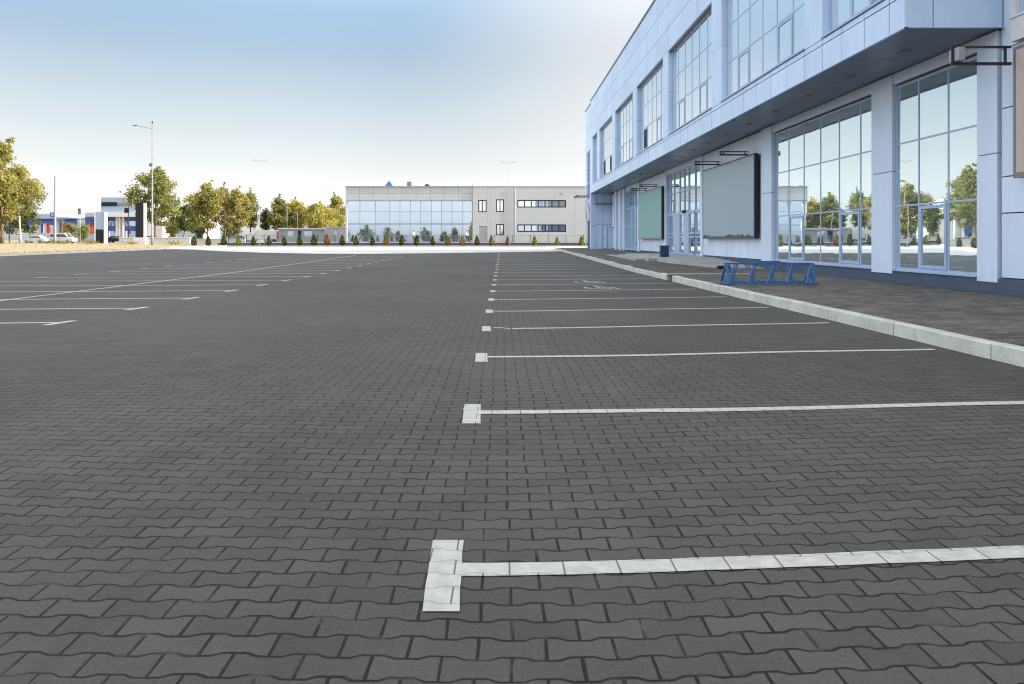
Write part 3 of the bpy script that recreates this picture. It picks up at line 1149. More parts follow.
def lamp_arm(y, z, label, wall=FX - 0.05, reach=1.25, hg=0.14):
    t = thing('billboard_lamp', (wall, y, z), label, 'lamp', 'lamp brackets over the billboards')
    a = MB()
    xo = wall - reach
    a.bar((xo, y, z), (wall, y, z), .045, .045)
    a.bar((xo, y, z - hg), (wall, y, z - hg), .05, .06)
    a.bar((xo + .02, y, z - hg + .02), (xo + .02, y, z - .02), .04, .04)
    a.bar((wall - .12, y, z - hg + .02), (wall - .12, y, z - .02), .04, .04)
    a.build('bracket', M['black'], t)
    h = MB()
    h.bbox(xo + .05, xo + .19, y - .16, y + .16, z - hg + .04, z - .03, .015)
    h.build('lamp_head', M['pale_metal'], t)
    return t


lamp_arm(14.72, 5.42, 'black lamp bracket jutting out over the tan billboard', FX - 0.30, 1.25, 0.35)
lamp_arm(31.2, 5.30, 'black lamp bracket over the near half of the grey billboard')
lamp_arm(35.2, 5.30, 'black lamp bracket over the far half of the grey billboard')
lamp_arm(49.3, 5.26, 'black lamp bracket over the near half of the teal billboard')
lamp_arm(52.8, 5.26, 'black lamp bracket over the far half of the teal billboard')
lamp_arm(71.0, 5.9, 'dark lamp bracket above the near part of the violet poster on the tower', OX - 0.05)
lamp_arm(73.0, 5.9, 'dark lamp bracket above the far part of the violet poster on the tower', OX - 0.05)

# ------------------------------------------------------------------ entrance landing, ramp, steps, bin
L_ = thing('entrance_landing', (9.3, 40, 0.2), 'grey concrete landing with two steps and a ramp along the glass entrance', 'steps')
m_ = MB()
m_.prism([(8.3, 36), (10.94, 36), (10.94, 47.0), (8.3, 47.0)], 0.0, 0.47)
m_.build('landing', M['concrete'], L_)
m_ = MB()
m_.prism([(8.3, 35.99), (8.3, 34.6), (9.2, 29.6), (10.94, 29.1), (10.94, 35.99)], 0.0, lambda x, y: 0.20 + 0.265 * min(1, max(0, (y - 29.3) / 6.7)))
m_.build('ramp', M['concrete'], L_)
m_ = MB()
m_.prism([(7.85, 37.6), (8.29, 37.6), (8.29, 47.4), (7.85, 47.4)], 0.0, 0.385)
m_.build('step', M['concrete'], L_)
m_ = MB()
m_.prism([(7.3, 38.2), (7.84, 38.2), (7.84, 49.5), (7.3, 49.5)], 0.0, 0.335)
m_.build('step', M['concrete'], L_)

t = thing('litter_bin', (8.68, 38.0 - 0.9, 0.22), 'navy blue litter bin standing beside the entrance steps', 'litter bin')
cx, cy, z0 = 8.55, 36.9, 0.226
m_ = MB()
m_.bbox(cx - .21, cx + .21, cy - .19, cy + .19, z0 + .07, z0 + .78, .03)
m_.build('bin_body', M['navy'], t)
m_ = MB()
m_.bbox(cx - .17, cx + .17, cy - .15, cy + .15, z0, z0 + .068, .008)
m_.build('base', M['black'], t)
m_ = MB()
m_.bbox(cx - .235, cx + .235, cy - .215, cy + .215, z0 + .785, z0 + .85, .025)
m_.build('lid', M['navy'], t)

for i, (a, b) in enumerate(((8.85, 9.15), (9.22, 9.46))):
    m_ = MB()
    m_.bbox(a, b, 28.6 + .35 * i, 28.86 + .35 * i, 0.176, 0.30, .012)
    tag(m_.build('loose_brick', M['charcoal'], None, ((a + b) / 2, 28.7, 0.176)), ('dark loose brick lying left of its twin at the foot of the ramp', 'dark loose brick lying nearest the wall at the foot of the ramp')[i], 'brick', 'loose bricks at the ramp')

# ------------------------------------------------------------------ bicycle rack
t = thing('bicycle_rack', (7.15, 18.7, 0.18), 'blue steel bicycle rack of crossed bars on the footway in front of the shop windows', 'bike rack')
x0, x1, ya, yb, z0, zt = 5.92, 8.24, 18.35, 19.05, 0.20, 0.74
m_ = MB()
for y_ in (ya, yb):
    m_.bar((x0, y_, z0 + .025), (x1 + .06, y_, z0 + .025), .05, .05)
m_.bar((x0, ya, z0 + .03), (x0, yb, z0 + .03), .05, .05)
m_.bar((x1, ya, z0 + .03), (x1, yb, z0 + .03), .05, .05)
m_.build('base_frame', M['blue_paint'], t)
m_ = MB()
m_.bar((x0 - .02, ya + .20, zt), (x1 + .02, ya + .20, zt), .055, .045)
m_.bar((x0 + .9, yb - .16, zt + .03), (x1 - .75, yb - .16, zt + .03), .09, .06)
m_.build('top_rail', M['blue_paint'], t)
for xe in (x0 + .03, x1 - .03):
    m_ = MB()
    m_.bar((xe, ya, z0), (xe, ya + .20, zt), .07, .05)
    m_.bar((xe, yb, z0), (xe, ya + .22, zt), .05, .05)
    m_.build('end_frame', M['blue_paint'], t)
for i in range(5):
    xc = x0 + 0.17 + i * (x1 - x0 - 0.30) / 4
    for k_, (dx0, dx1) in enumerate(((-.14, .08), (-.07, .15), (.14, -.08), (.07, -.15))):
        m_ = MB()
        m_.bar((xc + dx0, ya + .01 + .012 * k_, z0 + .04), (xc + dx1, ya + .185 + .012 * k_, zt - .01), .034, .026)
        m_.build('holder_bar', M['blue_paint'], t)

# ------------------------------------------------------------------ far office building on its terrace
TZ = 1.0
TY = 98.7
tz = MB()
tz.box(-40, 60, TY, 160, 0.0, TZ)
struct(tz, 'terrace', M['concrete'])
t = thing('retaining_wall', (-10, TY, 0.4), 'low dark retaining wall behind the row of thujas', 'wall')
MB().box(-40, 60, TY - 0.22, TY - 0.003, 0.3, TZ - 0.02).build('wall_face', M['plinth'], t)
MB().box(-40, 60, TY - 0.27, TY - 0.0, TZ - 0.018, TZ + 0.06).build('coping', M['kerb'], t)

D0 = 104.0
fx = lambda p: px(p, D0)
fz = lambda p: pz(p, D0)
O = thing('office_building', (-5, D0, TZ), 'long grey two storey office block with a wide glass front behind the thujas', 'building')
XL, XR, XM = fx(345.5), 26.0, fx(472.5)
TOPZ = fz(186.8)
w_ = MB()
w_.box(XL + .05, XM, D0 + 0.45, D0 + 22, 0.5, TOPZ - .1)
w_.box(XM + .0, XR, D0 + 0.03, D0 + 22, 0.5, TOPZ - .1)
w_.build('wall', M['far_wall_line'], O)
cl = MB()
panels(cl, fY, D0 + 0.02, split(XL, XM, 2.1), [fz(200.6), fz(193.6), TOPZ], .4, .03, seed=21)
cl.box(XL, XL + .22, D0 - .0, D0 + .45, TZ, fz(200.6))
# right wing with its openings left free
ops = [(fx(478.2), fx(486.6), fz(212.2), fz(200)), (fx(496), fx(504), fz(212), fz(199.4)), (fx(496), fx(504), fz(235.4), fz(224)),
       (fx(517.3), fx(566), fz(207.6), fz(200)), (fx(517.3), fx(566), fz(232), fz(224.4)), (fx(479), fx(486.8), TZ + .02, fz(226))]
us = sorted(set([XM + .02, XR] + [o[0] for o in ops] + [o[1] for o in ops] + [fx(p) for p in (491, 511, 575)]))
zs = sorted(set([TZ, TOPZ] + [o[2] for o in ops] + [o[3] for o in ops] + [fz(193)]))
zs2 = [zs[0]]
for z in zs[1:]:
    if z - zs2[-1] > 0.02:
        zs2.append(z)
for i in range(len(us) - 1):
    for j in range(len(zs) - 1):
        um, zm = (us[i] + us[i + 1]) / 2, (zs[j] + zs[j + 1]) / 2
        if any(o[0] < um < o[1] and o[2] < zm < o[3] for o in ops):
            continue
        cl.box(us[i], us[i + 1], D0 - 0.10, D0 + 0.028, zs[j], zs[j + 1])
cl.build('cladding', M['far_wall'], O)
jo = MB()
for p in (487.5, 491, 509.5, 514, 575):
    jo.box(fx(p) - .012, fx(p) + .012, D0 - 0.104, D0 - 0.09, TZ, TOPZ)
for z in (fz(193), fz(214), fz(222)):
    jo.box(XM + .03, XR, D0 - 0.1035, D0 - 0.09, z - .01, z + .01)
jo.build('cladding_joint', M['far_wall_line'], O)
cp = MB()
cp.box(XL - .08, XR, D0 - 0.18, D0 + 22, TOPZ, TOPZ + .10)
cp.build('roof_edge', M['pale_metal'], O)
cu = [XL + .22] + [fx(p) for p in (359.5, 375, 389.5, 399.7, 410, 420.5, 431.5, 441.5, 451.8, 462.7)] + [XM - .03]
glazing(O, fY, D0 + 0.35, cu, [TZ + .05, 1.364 + 2.3, fz(223.4), fz(211.7), fz(200.7)], 0.07, 0.05, M['mullion'], M['glass_far'], name='curtain_wall', seed=60)
for k_, (a, b, c0, c1) in enumerate(ops[:3]):
    glazing(O, fY, D0 + 0.02, [a + .04, (a + b) / 2, b - .04], [c0 + .04, c1 - .04], .13, .07, M['charcoal'], M['glass_up'], seed=61 + k_)
for k_, (a, b, c0, c1) in enumerate(ops[3:5]):
    glazing(O, fY, D0 + 0.02, lin(a + .04, b - .04, 7), [c0 + .04, c1 - .04], .15, .07, M['charcoal'], M['glass_up'] if k_ == 0 else M['glass_far'], seed=65 + k_)
a, b, c0, c1 = ops[5]
MB().box(a + .02, b - .02, D0 - .03, D0 + .02, c0, c1 - .02).build('door', M['pale_metal'], O)
MB().tube([(fx(515), D0 - .2, TZ), (fx(515), D0 - .2, TOPZ - .2), (fx(515), D0 + .0, TOPZ - .05)], .06, 8).build('downpipe', M['far_wall'], O)
# things on the roof
sk_ = MB()
X_, Z_ = fx(386.3), TOPZ + .10
sk_.add([(X_ - .7, D0 + 2, Z_), (X_ + .7, D0 + 2, Z_), (X_ + .7, D0 + 3.4, Z_), (X_ - .7, D0 + 3.4, Z_), (X_, D0 + 2.7, Z_ + 1.05)], [(0, 1, 4), (1, 2, 4), (2, 3, 4), (3, 0, 4), (3, 2, 1, 0)])
sk_.build('skylight', M['sky_blue'], O)
X_ = fx(408.5)
MB().bbox(X_ - .5, X_ + .2, D0 + 2, D0 + 3, Z_, Z_ + .85, .04).build('roof_vent', M['grey_metal'], O)
X_ = fx(425.5)
MB().lathe(X_, D0 + 2.4, [(.45, Z_), (.42, Z_ + .2), (.28, Z_ + .42), (.08, Z_ + .5)], 14).build('roof_vent', M['charcoal'], O)
MB().tube([(fx(472.8), D0 + .3, Z_), (fx(472.8), D0 + .3, Z_ + .5)], .05, 6).build('roof_mast', M['grey_metal'], O)
X_, Z1_ = fx(562), fz(194)
MB().bbox(X_ - .1, X_ + .1, D0 - .45, D0 - .1, Z1_ - .06, Z1_ + .06, .01).build('wall_lamp', M['grey_metal'], O)

# railing on the terrace edge
RL = thing('metal_railing', (-10, TY - .1, TZ + .06), 'thin dark metal railing along the terrace edge in front of the office block', 'railing')
m_ = MB()
for z in (TZ + .16, TZ + 1.02):
    m_.bar((-38.5, TY - .12, z), (14, TY - .12, z), .04, .04)
x = -38.5
while x < 14:
    m_.bar((x, TY - .12, TZ + .17), (x, TY - .12, TZ + 1.0), .018, .018)
    x += .24
m_.build('rail_panel', M['grey_metal'], RL)
for i in range(22):
    x = -38.5 + 2.5 * i
    MB().bar((x, TY - .12, TZ + .05), (x, TY - .12, TZ + 1.12), .07, .07).build('post', M['charcoal'], RL)


# ------------------------------------------------------------------ vegetation
def leaf_mesh(name, centers, size, rng, mat, parent, flat=0.0):
    n = len(centers)
    off = np.array(world_loc(parent)) if parent else np.zeros(3)
    nrm = rng.normal(size=(n, 3))
    nrm[:, 2] += flat
    nrm /= np.linalg.norm(nrm, axis=1)[:, None]
    a = rng.normal(size=(n, 3))
    a -= nrm * (a * nrm).sum(1)[:, None]
    a /= np.linalg.norm(a, axis=1)[:, None]
    b = np.cross(nrm, a)
    s = size * rng.uniform(0.6, 1.35, n)[:, None]
    q = np.stack([centers - a * s * .5, centers + b * s * .30 + nrm * s * .08, centers + a * s * .5, centers - b * s * .30 + nrm * s * .08], 1) - off
    me = bpy.data.meshes.new(name)
    me.from_pydata(q.reshape(-1, 3).tolist(), [], [(4 * i, 4 * i + 1, 4 * i + 2, 4 * i + 3) for i in range(n)])
    me.materials.append(mat)
    me.update()
    o = bpy.data.objects.new(name, me)
    COL.objects.link(o)
    if parent:
        o.parent = parent
    return o


def tree(X, Y, h, cw, base, seed, mat, label, bark='bark', n_leaf=3200, leaf=0.42, group='trees along the road', trunk_r=None, lean=0.0):
    rng = np.random.default_rng(seed)
    z0 = zg(Y)
    n_leaf = int(n_leaf * 1.9)
    t = thing('tree', (X, Y, z0), label, 'tree', group)
    tr_ = trunk_r or h * 0.016
    ht = h * 0.86
    mb = MB()
    P0 = [Vector((X + lean * s * s * h + 0.15 * math.sin(3 * s + seed), Y + 0.15 * math.cos(2.3 * s + seed), z0 - .1 + ht * s)) for s in lin(0, 1, 9)]
    mb.tube(P0, [tr_ * (1.25 if i == 0 else 1) * (1 - .86 * i / 9) for i in range(10)], 8)
    clumps = []
    nb = 26
    for i in range(nb):
        s = base + (0.92 - base) * (i + rng.uniform(0, 1)) / nb
        # crown profile: widest at about 40 per cent, narrow pointed top
        q = (s - base) / (1 - base)
        prof = (math.sin(min(1, q * 1.75 + .25) * math.pi / 2)) * (1 - max(0, q - .35) / .65) ** 0.95 if q > .35 else math.sin(min(1, q * 1.75 + .25) * math.pi / 2)
        r = cw / 2 * prof * rng.uniform(.55, 1.12)
        az = i * 2.4 + rng.uniform(-.5, .5)
        p0 = P0[0].lerp(P0[-1], min(1, s * h / ht * .93))
        rise = r * rng.uniform(.25, .75)
        p2 = p0 + Vector((math.cos(az) * r, math.sin(az) * r, rise))
        p1 = p0.lerp(p2, .5) + Vector((0, 0, -.08 * r))
        br = tr_ * .34 * (1 - .6 * s)
        mb.tube([p0, p1, p2], [br, br * .6, br * .2], 5)
        cr = max(.8, r * rng.uniform(.40, .62))
        clumps.append((p2, cr))
        clumps.append((p1 + Vector((rng.normal() * .3, rng.normal() * .3, .3)), cr * .75))
    for i in range(5):
        clumps.append((P0[-1] + Vector((rng.normal() * cw * .06, rng.normal() * cw * .06, h * (-.05 + .04 * i))), cw * (.11 - .016 * i)))
    mb.build('trunk', M[bark], t)
    vol = np.array([c[1] ** 2 for c in clumps])
    cnt = np.maximum(12, (n_leaf * vol / vol.sum()).astype(int))
    pts = []
    for (c, r), k_ in zip(clumps, cnt):
        dd = rng.normal(size=(k_, 3))
        dd /= np.linalg.norm(dd, axis=1)[:, None]
        rad = r * rng.uniform(0.15, 1.0, k_) ** 0.55
        rad *= 1 + .25 * rng.normal(size=k_)
        e = dd * rad[:, None]
        e[:, 2] *= .82
        pts.append(np.array(c)[None, :] + e)
    leaf_mesh('crown', np.concatenate(pts), leaf, rng, M[mat], t, .3)
    return t


def ptree(xc, top, wpx, base_px, Y, *a, **kw):
    h = pz(top, Y) - zg(Y)
    return tree(px(xc, Y), Y, h, wpx / F * Y, max(.1, (pz(base_px, Y) - zg(Y)) / h), *a, **kw)


ptree(1, 127, 50, 224, 118, 1, 'leaf_gold', 'tall olive gold tree with brown trunk at the left end of the dry lawn', n_leaf=8200, leaf=.46, trunk_r=.27)
ptree(20, 168, 36, 212, 138, 2, 'leaf_green', 'greener tree with pale trunk just right of the tallest tree', 'bark_pale', n_leaf=2400, leaf=.45)
ptree(10, 203, 44, 234, 150, 3, 'leaf_dark', 'low dark green tree behind the trunk of the tallest tree', n_leaf=2200, leaf=.45)
ptree(29, 206, 18, 233, 148, 31, 'leaf_dark', 'small dark green tree left of the white parked car', n_leaf=1000, leaf=.42)
ptree(156, 161, 46, 226, 126, 4, 'leaf_green', 'pointed green and gold tree behind the tall street lamp and dark totem', n_leaf=4200, leaf=.46, trunk_r=.2)
ptree(184, 203, 20, 230, 134, 5, 'leaf_dark', 'small dark green tree beside the pointed tree right of the street lamp', n_leaf=1400, leaf=.42)
ptree(207, 178, 36, 228, 138, 6, 'leaf_gold', 'full golden green tree left of the brownish trees', n_leaf=3400, leaf=.46)
ptree(224, 181, 24, 226, 144, 7, 'leaf_brown', 'thin brownish tree between golden trees', n_leaf=1700, leaf=.42)
ptree(238, 184, 26, 227, 140, 8, 'leaf_gold', 'airy golden tree left of the thin double lamp', n_leaf=2200, leaf=.44)
ptree(251, 186, 18, 227, 146, 9, 'leaf_green', 'narrow sparse tree just behind the thin double lamp', n_leaf=1300, leaf=.42)
ptree(266, 207, 12, 229, 150, 10, 'leaf_dark', 'tiny dark green tree right of the thin double lamp', n_leaf=800, leaf=.4)
ptree(279, 193, 22, 230, 146, 11, 'leaf_green', 'dense green tree above the left end of the grey cabin', n_leaf=2200, leaf=.44)
ptree(294, 196, 26, 231, 150, 12, 'leaf_yellow', 'yellow green tree above the middle of the grey cabin', n_leaf=2600, leaf=.45)
ptree(318, 200, 34, 233, 148, 13, 'leaf_yellow', 'broad bright yellow tree above the right end of the grey cabin', n_leaf=3400, leaf=.46)
ptree(337, 191, 24, 233, 154, 14, 'leaf_gold', 'golden tree touching the left edge of the office block', n_leaf=2400, leaf=.46)
ptree(173, 214, 16, 237, 150, 17, 'leaf_green', 'low bushy tree behind the right edge of the pointed tree', n_leaf=900, leaf=.4, group='low trees by the road')
ptree(199, 216, 20, 238, 152, 18, 'leaf_dark', 'low dark bushy tree under the full golden green tree', n_leaf=1000, leaf=.4, group='low trees by the road')
ptree(231, 218, 20, 238, 155, 19, 'leaf_green', 'low bushy tree under the brownish and airy trees', n_leaf=1000, leaf=.4, group='low trees by the road')
ptree(70, 222, 12, 238, 150, 15, 'leaf_green', 'short grey green tree behind the white van', n_leaf=700, leaf=.36, group='low trees by the road')
ptree(84, 224, 10, 238, 152, 16, 'leaf_green', 'short grey green tree left of the white and dark sign pylon', n_leaf=600, leaf=.36, group='low trees by the road')


rn = random.Random(12)
for i in range(13):
    x_, y_, h_ = -66 + 6.2 * i + rn.uniform(-2, 2), -82 + rn.uniform(-16, 12), rn.uniform(5.0, 8.5)
    tree(x_, y_, h_, h_ * .68, .12, 400 + i, ('leaf_green', 'leaf_gold', 'leaf_green')[i % 3], 'tree seen only as a mirror image low in the glass front of the office block', n_leaf=900, leaf=.6, group='trees mirrored in the office glass')



def thuja_mesh(seed, mat):
    rng = np.random.default_rng(seed)
    n = 800
    s = rng.uniform(0, 1, n) ** 1.25
    prof = 0.37 * np.clip(1.35 * (1 - s) ** 0.75, 0, .95) * np.clip(.55 + 3 * s, 0, 1) + .015
    az = rng.uniform(0, 2 * np.pi, n)
    r = prof * rng.uniform(.55, 1.1, n) * (1 + .12 * np.sin(3 * az + seed))
    c = np.stack([r * np.cos(az), r * np.sin(az), .1 + s * 1.35], 1)
    return leaf_mesh('foliage', c, .16, rng, M[mat], None, -.2)


protos = {}
tx = [193.8, 208.4, 223.9, 238.1, 253.3, 268.8, 284.2, 299.6, 313.9, 327, 342.2, 356, 372.5, 386, 401.8, 416.6, 432.7, 447.7, 462.3, 477, 491.5, 507.6, 534.7, 557, 581.6]
kind = ['green'] * 25
for i in (13, 17, 18):
    kind[i] = 'gold'
for i in (9, 21):
    kind[i] = 'brown'
for i in (3, 22, 23, 24):
    kind[i] = 'lime'
kind[20] = 'gold'
words = ['first', 'second', 'third', 'fourth', 'fifth', 'sixth', 'seventh', 'eighth', 'ninth', 'tenth', 'eleventh', 'twelfth', 'thirteenth', 'fourteenth', 'fifteenth', 'sixteenth', 'seventeenth', 'eighteenth', 'nineteenth', 'twentieth', 'twenty-first', 'twenty-second', 'twenty-third', 'twenty-fourth', 'last']
adj = dict(green='dark green', gold='golden dried', brown='reddish brown dead', lime='yellow green')
rn = random.Random(8)
for i, x_ in enumerate(tx):
    YT = 96.0
    key = (kind[i], i % 2)
    loc = (px(x_, YT), YT, zg(YT) + .06)
    if key not in protos:
        root = thing('small_thuja', loc, 'x', 'shrub', 'row of small thujas')
        fo = thuja_mesh(len(protos) + 70, 'thuja_' + kind[i])
        fo.parent = root
        st_ = MB()
        st_.tube([(loc[0], loc[1], loc[2] - .03), (loc[0], loc[1], loc[2] + .5)], [.035, .02], 6)
        st_.build('stem', M['bark'], root)
        protos[key] = root
        o = root
    else:
        o = copy_tree(protos[key])
    o.location = loc
    s_ = rn.uniform(.9, 1.12) * (0.93 if i > 19 else 1)
    o.scale = (s_ * rn.uniform(.9, 1.1), s_ * rn.uniform(.9, 1.1), s_)
    o.rotation_euler = (0, 0, rn.uniform(0, 6))
    o['label'] = '%s thuja, %s from the left in the row along the terrace' % (adj[kind[i]], words[i])
    if i == 24:
        o['label'] = 'yellow green thuja at the right end of the row, next to the stair tower'

# pale tufts on the lawn and grass
for i, (x_, y_) in enumerate(((62, 112), (91, 112), (132, 108), (174, 104), (48, 120))):
    rng = np.random.default_rng(200 + i)
    loc = (px(x_, y_), y_, zg(y_) + .1)
    n = 160
    c = rng.normal(size=(n, 3)) * np.array([.55, .5, .18]) + np.array([loc[0], loc[1], loc[2] + .26])
    c[:, 2] = np.maximum(c[:, 2], loc[2] + .03)
    o = leaf_mesh('grass_tuft', c, .22, rng, M['thuja_lime'], None, -.3)
    tag(o, ('pale green tuft on the lawn below the tall bare pole', 'pale green tuft on the lawn below the white and dark pylon', 'pale green tuft on the lawn below the dark totem', 'pale green tuft on the lawn right of the tall street lamp', 'pale green tuft on the lawn left of the tall bare pole')[i], 'plant', 'tufts on the dry lawn')
# sparse dry grass blades standing on the lawn
rng = np.random.default_rng(99)
n = 5000
gx = -37.4 - rng.uniform(0, 1, n) ** 1.4 * 60
gy = rng.uniform(48, 128, n)
gz = np.array([zg(v) for v in gy]) + .1
c = np.stack([gx, gy, gz + .07], 1)
o = leaf_mesh('dry_grass', c, .13, rng, M['straw'], None, -.2)
tag(o, 'tan dry grass blades covering the lawn left of the car park', 'grass', kind='stuff')


# ------------------------------------------------------------------ posts, lamps and signs
def lamp_single(X, Y, h, label):
    z = zg(Y) + .08
    t = thing('street_lamp', (X, Y, z), label, 'street lamp')
    MB().tube([(X, Y, z), (X, Y, z + 1.6), (X, Y, z + 1.65), (X, Y, z + h)], [.16, .15, .12, .06], 10).build('pole', M['grey_metal'], t)
    MB().tube([(X, Y, z + h - .75), (X - 1.3, Y, z + h - .5), (X - 2.1, Y, z + h - .35)], [.045, .04, .035], 6).build('arm', M['grey_metal'], t)
    MB().bbox(X - 2.75, X - 2.0, Y - .17, Y + .17, z + h - .36, z + h - .22, .04).build('lamp_head', M['grey_metal'], t)
    MB().lathe(X, Y, [(.03, z + h), (.10, z + h + .05), (.10, z + h + .28), (.03, z + h + .33)], 8).build('camera_housing', M['charcoal'], t)
    return t


lamp_single(px(152.3, 100), 100, pz(124, 100) - zg(100), 'tall grey street lamp with one long arm on the dry lawn')


def lamp_double(X, Y, h, label, r=.045, z=None, arm=.8):
    z = zg(Y) + .06 if z is None else z
    t = thing('double_lamp', (X, Y, z), label, 'street lamp', 'thin pale lamp posts')
    MB().tube([(X, Y, z), (X, Y, z + h)], [r, r * .6], 8).build('pole', M['pale_metal'], t)
    MB().tube([(X - arm, Y, z + h + .12), (X, Y, z + h - .02), (X + arm, Y, z + h + .12)], .02, 6).build('arm', M['pale_metal'], t)
    for s in (-1, 1):
        MB().bbox(X + s * arm - .22, X + s * arm + .22, Y - .1, Y + .1, z + h + .1, z + h + .17, .02).build('lamp_head', M['pale_metal'], t)
    return t


lamp_double(px(259.6, 95), 95, pz(161, 95) - .55, 'thin pale double lamp standing among the left thujas')
lamp_double(px(509, 95), 95, pz(163, 95) - .55, 'thin pale double lamp in front of the grey wing of the office block')
lamp_double(px(287, 125), 125, pz(204, 125) - .9, 'short thin double lamp above the left part of the grey cabin', .06, 0.7, .5)
lamp_double(px(297.5, 122), 122, pz(212, 122) - .9, 'shortest thin double lamp, in front of the grey cabin door', .08, 0.7, .4)
lamp_double(px(236, 140), 140, pz(190, 140) - .7, 'thin double lamp in front of the airy golden tree', .06, 0.7, .6)

Y = 120
t = thing('tall_pole', (px(55, Y), Y, zg(Y)), 'tall bare tapering pole carrying a small blue sign left of the white van', 'pole')
X_ = px(55, Y)
MB().tube([(X_, Y, zg(Y)), (X_, Y, zg(Y) + 1), (X_, Y, pz(176, Y))], [.26, .22, .13], 10).build('pole', M['grey_metal'], t)
Xs = px(52.3, Y - .4)
MB().bbox(Xs - .38, Xs + .38, Y - .42, Y - .38, pz(217, Y), pz(212.5, Y), .01).build('sign_plate', M['blue'], t)
MB().bbox(Xs - .2, Xs + .2, Y - .435, Y - .421, pz(216, Y), pz(213.6, Y), .004).build('sign_symbol', M['pale_blue'], t)
MB().bar((Xs, Y - .39, pz(215, Y)), (X_, Y - .1, pz(215, Y)), .05, .05).build('sign_bracket', M['grey_metal'], t)

Y = 128
X_ = px(30, Y)
t = thing('road_sign', (X_, Y, zg(Y)), 'small blue road sign on a thin post in front of the dark trees', 'sign')
MB().tube([(X_, Y, zg(Y)), (X_, Y, pz(222, Y))], .05, 6).build('post', M['pale_metal'], t)
MB().bbox(X_ - .42, X_ + .42, Y - .06, Y - .02, pz(225, Y), pz(221, Y), .01).build('sign_plate', M['blue'], t)

Y = 132
X_ = px(80, Y)
t = thing('traffic_light', (X_, Y, zg(Y)), 'dark traffic light on a pale post beyond the lawn', 'traffic light')
MB().tube([(X_, Y, zg(Y)), (X_, Y, pz(209, Y))], [.09, .07], 8).build('post', M['pale_metal'], t)
MB().bbox(X_ - .2, X_ + .2, Y - .3, Y - .07, pz(214.5, Y), pz(208.5, Y), .03).build('signal_box', M['charcoal'], t)
for k_, nm in enumerate(('red', 'yellow', 'pale_blue')):
    z_ = pz(209.4 + 2.0 * k_, Y) - .05
    MB().tube([(X_, Y - .33, z_), (X_, Y - .29, z_)], .11, 10).build('lens', M[nm], t)

Y = 122
X0_, X1_ = px(95.2, Y), px(103.8, Y)
t = thing('sign_pylon', ((X0_ + X1_) / 2, Y, zg(Y)), 'white and pale blue sign pylon with dark lower third', 'sign')
MB().bbox(X0_, X1_, Y, Y + .9, pz(229.3, Y), pz(212, Y), .03).build('upper_panel', M['pale_blue'], t)
MB().bbox(X0_ + .12, X1_ - .05, Y + .02, Y + .88, zg(Y) + .02, pz(229.5, Y), .02).build('lower_panel', M['charcoal'], t)
MB().bbox(X0_ - .14, X0_ - .005, Y - .03, Y + .9, zg(Y), pz(212, Y), .01).build('side_strip', M['white'], t)
MB().bbox(X1_ + .005, X1_ + .14, Y - .03, Y + .9, zg(Y), pz(212, Y), .01).build('side_strip', M['white'], t)

Y = 112
X0_, X1_ = px(135.4, Y), px(143.2, Y)
t = thing('totem_sign', ((X0_ + X1_) / 2, Y, zg(Y)), 'tall near black totem sign with pale right edge in front of the pointed tree', 'sign')
MB().bbox(X0_, X1_, Y, Y + .6, pz(237.5, Y), pz(203, Y), .02).build('totem_body', M['charcoal'], t)
MB().bbox(X1_ + .004, X1_ + .22, Y + .02, Y + .6, pz(238, Y), pz(203, Y), .02).build('totem_edge', M['white'], t)
MB().bbox(X0_ - .2, X1_ + .4, Y - .15, Y + .8, zg(Y) + .02, pz(237.6, Y), .03).build('totem_base', M['white'], t)

Y = 124
X_ = px(128.6, Y)
t = thing('flag_post', (X_, Y, zg(Y)), 'thin dark post with a small dark flag left of the black totem', 'post')
MB().tube([(X_, Y, zg(Y)), (X_, Y, pz(207, Y))], [.1, .07], 8).build('post', M['black'], t)
MB().bbox(X_ - .75, X_ - .05, Y - .03, Y + .03, pz(213, Y), pz(208, Y), .01).build('flag', M['charcoal'], t)

Y = 119
t = thing('white_wall', (px(150, Y), Y, zg(Y)), 'low white parapet wall behind the black totem and street lamp', 'wall')
MB().box(px(119, Y), px(190, Y), Y, Y + .3, zg(Y), pz(238, Y)).build('wall_face', M['white_wall'], t)
MB().box(px(118.6, Y), px(190.4, Y), Y - .06, Y + .36, pz(238, Y) + .002, pz(237.3, Y)).build('coping', M['white'], t)
Y = 131.2
t = thing('white_wall', (px(210, Y), Y, zg(Y)), 'long low white wall behind the left thujas', 'wall')
MB().box(px(184, Y), px(245, Y), Y, Y + .3, zg(Y), pz(239.2, Y)).build('wall_face', M['white_wall'], t)
MB().box(px(183.6, Y), px(245.4, Y), Y - .05, Y + .35, pz(239.2, Y) + .002, pz(238.6, Y)).build('coping', M['white'], t)

